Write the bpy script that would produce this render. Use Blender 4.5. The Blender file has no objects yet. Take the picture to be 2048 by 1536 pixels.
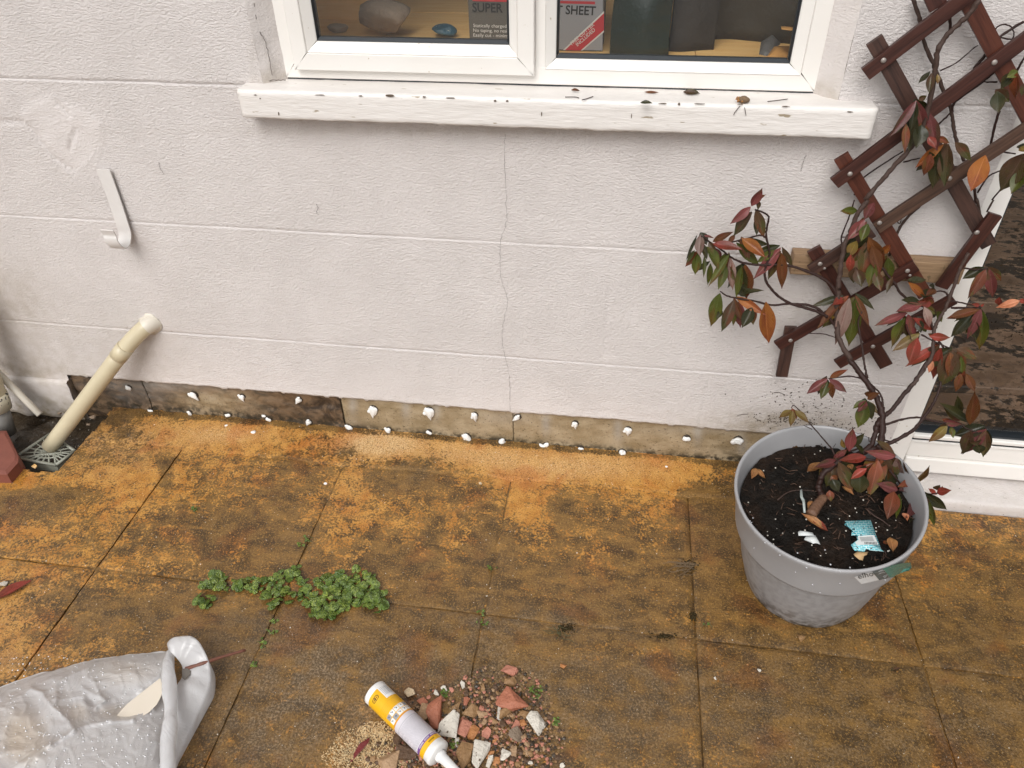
import bpy, math, random
import numpy as np
from mathutils import Vector, Matrix
random.seed(7); rng = np.random.default_rng(7)
scene = bpy.context.scene
COL = scene.collection

# ---------------------------------------------------------------- camera
S = .45
CP = np.array([2.7908, -3.3446, 3.0792]) * S
YAW, PIT, ROL, FPX = -.1595, .6535, -.0194, 1510.2
_cy, _sy, _cp, _sp = math.cos(YAW), math.sin(YAW), math.cos(PIT), math.sin(PIT)
FW = np.array([_sy*_cp, _cy*_cp, -_sp]); _r0 = np.array([_cy, -_sy, 0.]); _u0 = np.cross(_r0, FW)
RT = math.cos(ROL)*_r0 + math.sin(ROL)*_u0
UP = -math.sin(ROL)*_r0 + math.cos(ROL)*_u0
cam_d = bpy.data.cameras.new('camera'); cam = bpy.data.objects.new('camera', cam_d); COL.objects.link(cam)
cam.matrix_world = Matrix(((RT[0], UP[0], -FW[0], CP[0]), (RT[1], UP[1], -FW[1], CP[1]), (RT[2], UP[2], -FW[2], CP[2]), (0, 0, 0, 1)))
cam_d.sensor_fit = 'HORIZONTAL'; cam_d.sensor_width = 36; cam_d.lens = FPX/2048*36
cam_d.clip_start = .02; cam_d.clip_end = 300
scene.camera = cam

# ---------------------------------------------------------------- sky, sun, exposure
world = bpy.data.worlds.new('World'); scene.world = world; world.use_nodes = True
wn, wl = world.node_tree.nodes, world.node_tree.links; wn.clear()
SUN_EL, SUN_AZ = math.radians(47), math.radians(193)       # azimuth clockwise from +Y
sky = wn.new('ShaderNodeTexSky'); sky.sky_type = 'NISHITA'; sky.sun_disc = False
sky.sun_elevation = SUN_EL; sky.sun_rotation = SUN_AZ; sky.dust_density = 4; sky.air_density = 1.2; sky.ozone_density = 1
hs = wn.new('ShaderNodeHueSaturation'); hs.inputs['Saturation'].default_value = .12; hs.inputs['Value'].default_value = 1.0
bg = wn.new('ShaderNodeBackground'); bg.inputs['Strength'].default_value = .15
wo = wn.new('ShaderNodeOutputWorld')
wl.new(sky.outputs[0], hs.inputs['Color']); wl.new(hs.outputs[0], bg.inputs['Color']); wl.new(bg.outputs[0], wo.inputs['Surface'])
sd = bpy.data.lights.new('sun', 'SUN'); sd.energy = 1.3; sd.angle = math.radians(38); sd.color = (1, .975, .94)
sun = bpy.data.objects.new('sun', sd); COL.objects.link(sun)
_d = Vector((math.sin(SUN_AZ)*math.cos(SUN_EL), math.cos(SUN_AZ)*math.cos(SUN_EL), math.sin(SUN_EL)))
sun.rotation_euler = _d.to_track_quat('Z', 'Y').to_euler(); sun.location = (0, -3, 5)
scene.view_settings.view_transform = 'Standard'; scene.view_settings.look = 'None'
scene.view_settings.gamma = 1; scene.view_settings.use_curve_mapping = False
scene.view_settings.exposure = 0.0

# ---------------------------------------------------------------- places (photo ray -> point on a real plane)
def ray(px, py): return FW + (px-1024)/FPX*RT - (py-768)/FPX*UP
def WP(px, py, y=0.): d = ray(px, py); return CP + d*((y-CP[1])/d[1])
def FP(px, py, z=0.): d = ray(px, py); return CP + d*((z-CP[2])/d[2])
def PX(p):
    d = np.asarray(p, float)-CP; z = d@FW
    return np.stack([1024+FPX*(d@RT)/z, 768-FPX*(d@UP)/z], -1)

# ---------------------------------------------------------------- noise
def _hash(ix, iy, seed):
    n = (ix*374761393 + iy*668265263 + seed*2147483647) & 0xffffffff
    n = ((n ^ (n >> 13))*1274126177) & 0xffffffff
    return ((n ^ (n >> 16)) & 0xffff)/65535.
def vn(x, y, s=1., seed=0, oct=3):
    x = np.asarray(x, float)*s + 1000; y = np.asarray(y, float)*s + 1000
    out = 0; a = 1; tot = 0
    for o in range(oct):
        ix = np.floor(x).astype(np.int64); iy = np.floor(y).astype(np.int64); fx = x-ix; fy = y-iy
        fx = fx*fx*(3-2*fx); fy = fy*fy*(3-2*fy); q = seed+o*17
        v = (_hash(ix, iy, q)*(1-fx)+_hash(ix+1, iy, q)*fx)*(1-fy)+(_hash(ix, iy+1, q)*(1-fx)+_hash(ix+1, iy+1, q)*fx)*fy
        out = out+a*(v-.5)*2; tot += a; a *= .5; x = x*2.03; y = y*2.03
    return out/tot

# ---------------------------------------------------------------- mesh / object helpers
def mesh(name, v, f, m=None, smooth=True):
    me = bpy.data.meshes.new(name)
    me.from_pydata([tuple(map(float, p)) for p in v], [], [tuple(map(int, q)) for q in f])
    if smooth: me.polygons.foreach_set('use_smooth', [True]*len(me.polygons))
    if m: me.materials.append(m)
    me.update(); return me
def link(o, parent=None):
    COL.objects.link(o)
    if parent is not None: o.parent = parent
    return o
def rootloc(p):
    L = Vector((0, 0, 0))
    while p is not None: L = L + p.location; p = p.parent
    return np.array(L)
def obj(name, v, f, m=None, parent=None, smooth=True, loc=None):
    """v in world metres"""
    v = np.asarray(v, float)
    if parent is not None: v = v-rootloc(parent)
    elif loc is not None: v = v-np.asarray(loc)
    o = bpy.data.objects.new(name, mesh(name, v, f, m, smooth))
    if parent is None and loc is not None: o.location = loc
    return link(o, parent)
def tag(o, label, cat, group=None):
    o['label'] = label; o['category'] = cat
    if group: o['group'] = group
    return o
def kind(o, k): o['kind'] = k; return o
def empty(name, loc, label=None, cat=None, group=None):
    o = bpy.data.objects.new(name, None); o.empty_display_size = .05; o.location = tuple(map(float, loc)); COL.objects.link(o)
    if label: tag(o, label, cat, group)
    return o
class MB:
    def __init__(s): s.v = []; s.f = []
    def add(s, v, f):
        n = len(s.v); s.v += [tuple(p) for p in v]; s.f += [tuple(i+n for i in q) for q in f]; return s
    def box(s, x0, x1, y0, y1, z0, z1, b=.0):
        if b <= 0:
            v = [(x, y, z) for z in (z0, z1) for y in (y0, y1) for x in (x0, x1)]
            return s.add(v, [(0, 2, 3, 1), (4, 5, 7, 6), (0, 1, 5, 4), (2, 6, 7, 3), (0, 4, 6, 2), (1, 3, 7, 5)])
        v, f = bevbox(x0, x1, y0, y1, z0, z1, b); return s.add(v, f)
    def obj(s, name, m, parent=None, smooth=True, loc=None): return obj(name, s.v, s.f, m, parent, smooth, loc)
def bevbox(x0, x1, y0, y1, z0, z1, b):
    import bmesh
    bm = bmesh.new(); bmesh.ops.create_cube(bm, size=1)
    for q in bm.verts: q.co = Vector(((x0+x1)/2+q.co.x*(x1-x0), (y0+y1)/2+q.co.y*(y1-y0), (z0+z1)/2+q.co.z*(z1-z0)))
    bmesh.ops.bevel(bm, geom=bm.edges[:], offset=b, segments=2, affect='EDGES', profile=.7)
    v = [tuple(q.co) for q in bm.verts]; bm.verts.index_update(); f = [[q.index for q in p.verts] for p in bm.faces]; bm.free(); return v, f
def catmull(pts, n=6):
    P = [np.array(p, float) for p in pts]; P = [2*P[0]-P[1]]+P+[2*P[-1]-P[-2]]; out = []
    for i in range(1, len(P)-2):
        for k in range(n):
            t = k/n; a, b, c, d = P[i-1], P[i], P[i+1], P[i+2]
            out.append(.5*(2*b+(c-a)*t+(2*a-5*b+4*c-d)*t*t+(3*b-a-3*c+d)*t**3))
    out.append(P[-2]); return np.array(out)
def tube(path, rad, seg=8, cap=True):
    path = np.array(path, float); n = len(path); rad = np.ones(n)*rad if np.isscalar(rad) else np.array(rad)
    T = np.gradient(path, axis=0); T /= np.linalg.norm(T, axis=1)[:, None]+1e-12
    u = np.cross(T[0], [0.3, 1, .2]); u /= np.linalg.norm(u); V = []; Fc = []
    for i in range(n):
        u = u-T[i]*(u@T[i]); u /= np.linalg.norm(u); w = np.cross(T[i], u)
        for k in range(seg):
            a = 2*math.pi*k/seg; V.append(path[i]+rad[i]*(math.cos(a)*u+math.sin(a)*w))
    for i in range(n-1):
        for k in range(seg): Fc.append((i*seg+k, i*seg+(k+1) % seg, (i+1)*seg+(k+1) % seg, (i+1)*seg+k))
    if cap: Fc.append(tuple(range(seg-1, -1, -1))); Fc.append(tuple((n-1)*seg+k for k in range(seg)))
    return V, Fc
def grid(nu, nv): return [(j*nu+i, j*nu+i+1, (j+1)*nu+i+1, (j+1)*nu+i) for j in range(nv-1) for i in range(nu-1)]
def blob(r=1., sub=2, rough=.2, seed=0, flat=1.):
    import bmesh
    bm = bmesh.new(); bmesh.ops.create_icosphere(bm, subdivisions=sub, radius=1); R = np.array([q.co[:] for q in bm.verts])
    f = [[q.index for q in p.verts] for p in bm.faces]; bm.free()
    n = vn(R[:, 0]+R[:, 2]*.7, R[:, 1]-R[:, 2]*.6, 1.6, seed, 2)
    R = R*(1+rough*n)[:, None]*r; R[:, 2] *= flat; return R, f
def chunk(seed, sub=1):
    """angular broken fragment in the unit box: convex hull of random points"""
    import bmesh
    r = np.random.default_rng(seed); bm = bmesh.new()
    for k in range(10):
        p = r.normal(size=3); p /= np.linalg.norm(p); p *= r.uniform(.8, 1.1); p = np.clip(p, -.8, .8); bm.verts.new(p)
    g = bmesh.ops.convex_hull(bm, input=bm.verts[:])
    bmesh.ops.delete(bm, geom=[e for e in g['geom_interior'] if isinstance(e, bmesh.types.BMVert)], context='VERTS')
    bmesh.ops.bevel(bm, geom=bm.edges[:], offset=.035, segments=1, affect='EDGES')
    bm.verts.index_update(); v = np.array([q.co[:] for q in bm.verts]); f = [[q.index for q in p.verts] for p in bm.faces]; bm.free()
    v /= np.abs(v).max(0); return v, f
def setcol(o, c, name='tone'):
    a = o.data.color_attributes.new(name, 'FLOAT_COLOR', 'POINT'); c = np.concatenate([c, np.ones((len(c), 1))], 1).astype('f')
    a.data.foreach_set('color', c.ravel())

# ---------------------------------------------------------------- materials
def lin(r, g, b): return tuple(((c/255)/12.92 if c/255 <= .04045 else ((c/255+.055)/1.055)**2.4) for c in (r, g, b))
class N:
    def __init__(s, name):
        s.m = bpy.data.materials.new(name); s.m.use_nodes = True; s.t = s.m.node_tree; s.n = s.t.nodes; s.l = s.t.links
        s.b = s.n['Principled BSDF']; s.out = s.n['Material Output']; s.tc = s.n.new('ShaderNodeTexCoord')
    def put(s, sock, val):
        if isinstance(val, bpy.types.NodeSocket): s.l.new(val, sock)
        elif val is not None:
            if isinstance(val, (tuple, list)) and len(val) == 3 and sock.type == 'RGBA': val = (*val, 1)
            sock.default_value = val
    def map(s, scale=(1, 1, 1), rot=(0, 0, 0), co='Object'):
        q = s.n.new('ShaderNodeMapping'); s.l.new(s.tc.outputs[co], q.inputs[0]); q.inputs['Scale'].default_value = scale; q.inputs['Rotation'].default_value = rot; return q.outputs[0]
    def noise(s, scale, detail=3, vec=None, rough=.55, dist=0, col=False):
        q = s.n.new('ShaderNodeTexNoise'); s.l.new(vec or s.tc.outputs['Object'], q.inputs['Vector']); q.inputs['Scale'].default_value = scale
        q.inputs['Detail'].default_value = detail; q.inputs['Roughness'].default_value = rough; q.inputs['Distortion'].default_value = dist; return q.outputs['Color' if col else 'Fac']
    def vor(s, scale, vec=None, feat='F1', out='Distance', rnd=1):
        q = s.n.new('ShaderNodeTexVoronoi'); q.feature = feat; s.l.new(vec or s.tc.outputs['Object'], q.inputs['Vector']); q.inputs['Scale'].default_value = scale; q.inputs['Randomness'].default_value = rnd; return q.outputs[out]
    def math(s, op, a, b=None, c=None, clamp=False):
        q = s.n.new('ShaderNodeMath'); q.operation = op; q.use_clamp = clamp; s.put(q.inputs[0], a); s.put(q.inputs[1], b)
        if c is not None: s.put(q.inputs[2], c)
        return q.outputs[0]
    def mr(s, v, a, b, c=0, d=1):
        q = s.n.new('ShaderNodeMapRange'); q.interpolation_type = 'SMOOTHSTEP'; s.put(q.inputs[0], v)
        for i, x in enumerate((a, b, c, d)): s.put(q.inputs[i+1], x)
        return q.outputs[0]
    def mix(s, f, a, b, mode='MIX'):
        q = s.n.new('ShaderNodeMix'); q.data_type = 'RGBA'; q.blend_type = mode; s.put(q.inputs['Factor'], f)
        s.put(q.inputs[6], a); s.put(q.inputs[7], b); return q.outputs[2]
    def attr(s, name='tone'):
        q = s.n.new('ShaderNodeAttribute'); q.attribute_name = name; sp = s.n.new('ShaderNodeSeparateColor'); s.l.new(q.outputs['Color'], sp.inputs[0]); return sp.outputs
    def bump(s, h, strength=.5, dist=.002, prev=None):
        q = s.n.new('ShaderNodeBump'); q.inputs['Strength'].default_value = strength; q.inputs['Distance'].default_value = dist; s.put(q.inputs['Height'], h)
        if prev: s.l.new(prev, q.inputs['Normal'])
        return q.outputs[0]
    def fin(s, col=None, rough=None, nrm=None, **kw):
        s.put(s.b.inputs['Base Color'], col); s.put(s.b.inputs['Roughness'], rough)
        if nrm: s.l.new(nrm, s.b.inputs['Normal'])
        for k, v in kw.items(): s.put(s.b.inputs[k.replace('_', ' ')], v)
        return s.m
def simple(name, c, c2=None, rough=.6, sc=60, bs=120, bump=.3, bd=.001, spots=None, spot_sc=90, spot_t=.62, spec=.5, stretch=(1, 1, 1), **kw):
    n = N(name); v = n.map(stretch); col = n.mix(n.noise(sc, 4, v), c, c2 or tuple(x*.75 for x in c))
    if spots:
        col = n.mix(n.mr(n.noise(spot_sc, 3, v), spot_t, spot_t+.05), col, spots)
    return n.fin(col, rough, n.bump(n.noise(bs, 3, v), bump, bd), Specular_IOR_Level=spec, **kw)

def mat_render():
    n = N('white_masonry_paint'); t = n.attr()
    v = n.map((.75, 1, 1.5)); fine = n.noise(340, 3, v, .65); mid = n.noise(165, 3, v, .6, .3); big = n.noise(7, 4)
    col = n.mix(n.mr(big, .3, .7), (.715, .668, .648), (.665, .62, .60))
    col = n.mix(n.math('MULTIPLY', t[0], n.mr(n.noise(30, 5), .3, .7, .35, 1)), col, (.33, .27, .19))     # damp grime low down; plain brown darkening under the sill and behind the shrub
    spk = n.mr(n.noise(150, 2, n.map((1, 1, .6))), .70, .74)
    col = n.mix(n.math('MULTIPLY', spk, n.math('MULTIPLY', t[2], .9), clamp=True), col, (.10, .075, .05))        # flecks of soil
    col = n.mix(n.math('MULTIPLY', n.mr(n.noise(55, 2), .765, .79), .35), col, (.35, .30, .25))
    k = n.math('SUBTRACT', 1, n.math('MULTIPLY', t[1], .8))
    h = n.math('ADD', n.math('MULTIPLY', fine, .55), n.math('MULTIPLY', mid, .9))
    nb = n.bump(n.math('MULTIPLY', h, k), .95, .0046)
    nb = n.bump(n.noise(22, 4), .2, .005, nb)
    return n.fin(col, .62, nb, Specular_IOR_Level=.35)

def mat_slab(name='wet_sandstone', fillet=False):
    n = N(name); t = n.attr()
    fine = n.noise(330, 2, None, .6); cl = n.noise(165, 4, None, .62, .3); gr = n.vor(420); mid = n.noise(34, 5, None, .62, .5); big = n.noise(7, 4, None, .6, .4)
    br = n.mix(n.mr(n.noise(25, 4), .35, .65), (.40, .165, .024), (.52, .255, .052))
    br = n.mix(n.mr(fine, .56, .70), br, (.68, .37, .11))
    br = n.mix(t[1], br, n.mix(n.mr(fine, .4, .6), (.44, .25, .09), (.66, .45, .23)))
    st = n.noise(7, 5, n.map((1, 3.2, 1), (0, 0, .75)), .65, .6)
    dk = n.mix(n.mr(n.noise(26, 4), .36, .62), (.042, .023, .007), (.150, .080, .021)); dk = n.mix(n.math('MULTIPLY', n.mr(st, .46, .66), .75), dk, (.24, .128, .032)); dk = n.mix(n.math('MULTIPLY', n.mr(st, .44, .30), .6), dk, (.034, .022, .010))
    dk = n.mix(n.math('MULTIPLY', n.mr(n.noise(230, 4, None, .7), .50, .66), .8), dk, (.36, .205, .060))
    s = n.math('ADD', n.math('MULTIPLY', n.math('SUBTRACT', cl, .5), 1.75), n.math('MULTIPLY', n.math('SUBTRACT', mid, .5), 1.25)); s = n.math('ADD', s, n.math('MULTIPLY', n.math('SUBTRACT', big, .5), .5))
    s = n.math('ADD', s, n.math('MULTIPLY', n.math('SUBTRACT', t[0], .57), 1.1)); s = n.math('ADD', s, n.math('MULTIPLY', n.math('SUBTRACT', .5, st), .5))
    f = n.mr(s, -.17, .13, 0, .96)
    col = n.mix(f, br, dk)
    gy = n.mix(n.mr(n.noise(210, 5, None, .75), .44, .66), (.070, .048, .025), (.34, .25, .16))
    col = n.mix(n.math('MULTIPLY', n.math('MULTIPLY', t[2], .62), n.mr(n.noise(22, 5), .32, .60, 0, .95)), col, gy)
    col = n.mix(n.math('MULTIPLY', n.mr(n.noise(240, 2, n.map((1, 1.1, 1))), .585, .65), .7), col, (.060, .034, .012))
    col = n.mix(n.mr(n.noise(190, 1), .77, .79), col, (.78, .72, .62))                 # pale grit
    col = n.mix(n.math('MULTIPLY', n.mr(n.noise(6, 4, None, .6, .5), .54, .66), .45), col, (.85, .52, .42), 'MULTIPLY')
    h = n.math('ADD', n.math('MULTIPLY', n.noise(300, 3), .7), n.math('MULTIPLY', gr, .5))
    nb = n.bump(n.noise(45, 4, None, .6), .35, .004); nb = n.bump(h, .55, .0018, nb)
    ro = n.mr(n.noise(18, 4), .3, .7, .30, .55)
    return n.fin(col, ro, nb, Specular_IOR_Level=.4, Coat_Weight=.26, Coat_Roughness=.10)

def mat_bare():
    n = N('bare_damp_masonry'); t = n.attr(); v = n.map((.7, 1, 1))
    a = n.mix(n.mr(n.noise(28, 5, v), .3, .7), (.27, .20, .11), (.43, .34, .22))
    a = n.mix(n.mr(n.noise(190, 3), .60, .70), a, (.13, .09, .05))
    b = n.mix(n.mr(n.noise(22, 5, v, .65, 1.2), .36, .62), (.030, .018, .010), (.165, .105, .060))
    col = n.mix(t[0], a, b)
    col = n.mix(t[1], col, n.mix(n.noise(60, 4), (.48, .46, .43), (.30, .27, .23)))
    col = n.mix(n.math('MULTIPLY', t[2], n.mr(n.noise(70, 4), .35, .6)), col, (.035, .027, .016))
    nb = n.bump(n.noise(40, 5, v, .65), .6, .006); nb = n.bump(n.noise(260, 3), .5, .002, nb)
    return n.fin(col, n.mr(n.noise(15, 3), .3, .7, .35, .6), nb)

M = {}
M['render'] = mat_render(); M['slab'] = mat_slab(); M['bare'] = mat_bare()
M['upvc'] = simple('white_upvc', (.82, .80, .77), (.73, .69, .64), rough=.28, sc=6, bs=30, bump=.04, bd=.001, spots=(.50, .43, .33), spot_sc=85, spot_t=.70)
M['sillpaint'] = simple('gloss_white_paint_on_wood', (.78, .745, .715), (.70, .66, .62), rough=.42, sc=14, bs=120, bump=.7, bd=.002, spots=(.34, .28, .20), spot_sc=75, spot_t=.685, stretch=(.28, 1, 1.5))
M['gasket'] = simple('black_rubber_gasket', (.012, .016, .022), (.02, .025, .03), rough=.35, bump=.05)
M['chip'] = simple('exposed_dark_wood', (.09, .065, .045), (.16, .12, .09), rough=.8, sc=200)
M['crack'] = simple('dark_crack_line', (.10, .085, .075), (.2, .17, .15), rough=.9, sc=150)
def mat_glass(name, dirt=0.):
    n = N(name); n.n.remove(n.b)
    tr = n.n.new('ShaderNodeBsdfTransparent'); tr.inputs[0].default_value = (.97, .98, .975, 1)
    gl = n.n.new('ShaderNodeBsdfGlossy'); gl.inputs['Roughness'].default_value = .02
    ge = n.n.new('ShaderNodeNewGeometry'); dp = n.n.new('ShaderNodeVectorMath'); dp.operation = 'DOT_PRODUCT'; n.l.new(ge.outputs['Incoming'], dp.inputs[0]); n.l.new(ge.outputs['Normal'], dp.inputs[1])
    fr = n.math('POWER', n.math('SUBTRACT', 1, n.math('ABSOLUTE', dp.outputs['Value']), clamp=True), 5); fr = n.math('ADD', n.math('MULTIPLY', fr, .9), .09, clamp=True)
    mx = n.n.new('ShaderNodeMixShader'); n.l.new(fr, mx.inputs[0]); n.l.new(tr.outputs[0], mx.inputs[1]); n.l.new(gl.outputs[0], mx.inputs[2])
    last = mx.outputs[0]
    if dirt > 0:
        df = n.n.new('ShaderNodeBsdfDiffuse'); df.inputs[0].default_value = (.02, .017, .014, 1)
        sp = n.mr(n.noise(95, 2), .60, .63); zone = n.mr(n.noise(4, 3), .42, .6, .15, 1)
        m2 = n.n.new('ShaderNodeMixShader'); n.l.new(n.math('MULTIPLY', sp, zone), m2.inputs[0]); n.l.new(last, m2.inputs[1]); n.l.new(df.outputs[0], m2.inputs[2]); last = m2.outputs[0]
    n.l.new(last, n.out.inputs[0]); return n.m
M['glass'] = mat_glass('window_glass'); M['doorglass'] = mat_glass('rain_spotted_glass', 1.)
M['cream'] = simple('white_damp_cream', (.86, .86, .84), (.78, .78, .76), rough=.3, bump=.1, Coat_Weight=.3)
M['pipe'] = simple('aged_cream_plastic', (.60, .53, .37), (.50, .43, .29), rough=.32, sc=25, bump=.1, spots=(.11, .09, .05), spot_sc=75, spot_t=.735)
M['pipewhite'] = simple('white_painted_plastic', (.68, .63, .55), (.58, .53, .44), rough=.4, sc=35, bump=.3)
M['hook'] = simple('painted_steel_strap', (.72, .69, .67), (.62, .59, .56), rough=.4, sc=60, bump=.15)
M['hookin'] = simple('bare_worn_steel', (.40, .36, .30), (.30, .27, .23), rough=.4, sc=60, bump=.15)
M['grate'] = simple('grey_plastic_grate', (.36, .36, .30), (.25, .26, .21), rough=.4, sc=50)
M['brick'] = simple('red_terracotta', (.24, .075, .05), (.16, .05, .035), rough=.6, sc=45, bs=90, bump=.5)
M['mud'] = simple('wet_black_silt', (.022, .016, .011), (.07, .05, .03), rough=.3, sc=40, bs=90, bump=.9, bd=.005)
M['moss'] = simple('algae_green_plaster', (.35, .33, .2), (.16, .17, .06), rough=.6, sc=40, bs=90, bump=.7, bd=.004)
def mat_wood(name, c1, c2, rough=.45, dirx=(1, 14, 14), sc=9, bump=.35, spots=None):
    n = N(name); v = n.map(dirx, co='Object'); g = n.noise(sc, 5, v, .65, .6); col = n.mix(n.mr(g, .3, .7), c1, c2)
    if spots: col = n.mix(n.mr(n.noise(60, 3), .62, .7), col, spots)
    return n.fin(col, rough, n.bump(g, bump, .002), Specular_IOR_Level=.45)
M['trellis'] = mat_wood('red_brown_stained_wood', (.026, .009, .007), (.068, .023, .016), .38)
M['trellis_red'] = mat_wood('fresh_red_stained_wood', (.046, .013, .008), (.10, .030, .017), .4)
M['trellis_dark'] = mat_wood('weathered_dark_stained_wood', (.024, .012, .010), (.075, .036, .026), .5)
M['trellis_end'] = mat_wood('sun_bleached_stained_wood', (.030, .015, .011), (.095, .050, .032), .5)
M['baton'] = mat_wood('bare_softwood', (.30, .195, .11), (.19, .115, .062), .7, spots=(.13, .09, .045))
M['rivet'] = simple('zinc_rivet', (.38, .34, .31), (.28, .25, .23), rough=.4, Metallic=.4)
M['worktop'] = mat_wood('brightened_orange_oak', (.90, .58, .24), (.82, .47, .16), .4, dirx=(1, 8, 8), sc=7)  # oak colour raised to carry the room's lamplight
M['potgrey'] = simple('matt_grey_plastic', (.305, .305, .325), (.285, .285, .305), rough=.42, sc=14, bs=400, bump=.05, bd=.0004, spots=(.20, .19, .18), spot_sc=130, spot_t=.70)
M['drop'] = simple('water_drop', (.78, .78, .80), (.74, .74, .76), rough=.06, bump=0, Coat_Weight=.5)
M['dropgrey'] = simple('water_drop_grey', (.42, .42, .44), (.40, .40, .42), rough=.03, bump=0, Coat_Weight=1)
M['soil'] = (lambda n: n.fin(n.mix(n.mr(n.noise(18, 3), .4, .65), n.mix(n.noise(160, 3), (.003, .0025, .002), (.014, .010, .007)), n.mix(n.noise(180, 3), (.006, .004, .003), (.032, .017, .009))), .55, n.bump(n.noise(170, 4, None, .7), 1, .005), Specular_IOR_Level=.2))(N('black_compost'))
M['bark'] = simple('dark_wet_bark', (.018, .008, .006), (.040, .018, .014), spec=.25, rough=.5, sc=140, bs=240, bump=.6, bd=.002, stretch=(1, 1, .5))
M['barkgrey'] = simple('grey_brown_bark', (.036, .021, .016), (.080, .050, .040), spec=.25, rough=.6, sc=140, bs=240, bump=.6, bd=.002)
M['stump'] = simple('ringed_brown_stem', (.10, .05, .03), (.17, .085, .045), rough=.55, sc=120, bs=200, bump=.8, bd=.003)

# =====================================================================================================
# GROUND
# =====================================================================================================
GULLY = np.array([FP(x, y)[:2] for x, y in [(-260, 925), (40, 938), (70, 944), (112, 943), (150, 905), (172, 878), (203, 850)]] + [(-.165, .02), (-.9, .02)])
def inpoly(x, y, P):
    x = np.asarray(x); y = np.asarray(y); c = np.zeros(x.shape, bool); j = len(P)-1
    for i in range(len(P)):
        with np.errstate(divide='ignore', invalid='ignore'):
            c ^= ((P[i][1] > y) != (P[j][1] > y)) & (x < (P[j][0]-P[i][0])*(y-P[i][1])/(P[j][1]-P[i][1]+1e-12)+P[i][0])
        j = i
    return c
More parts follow.
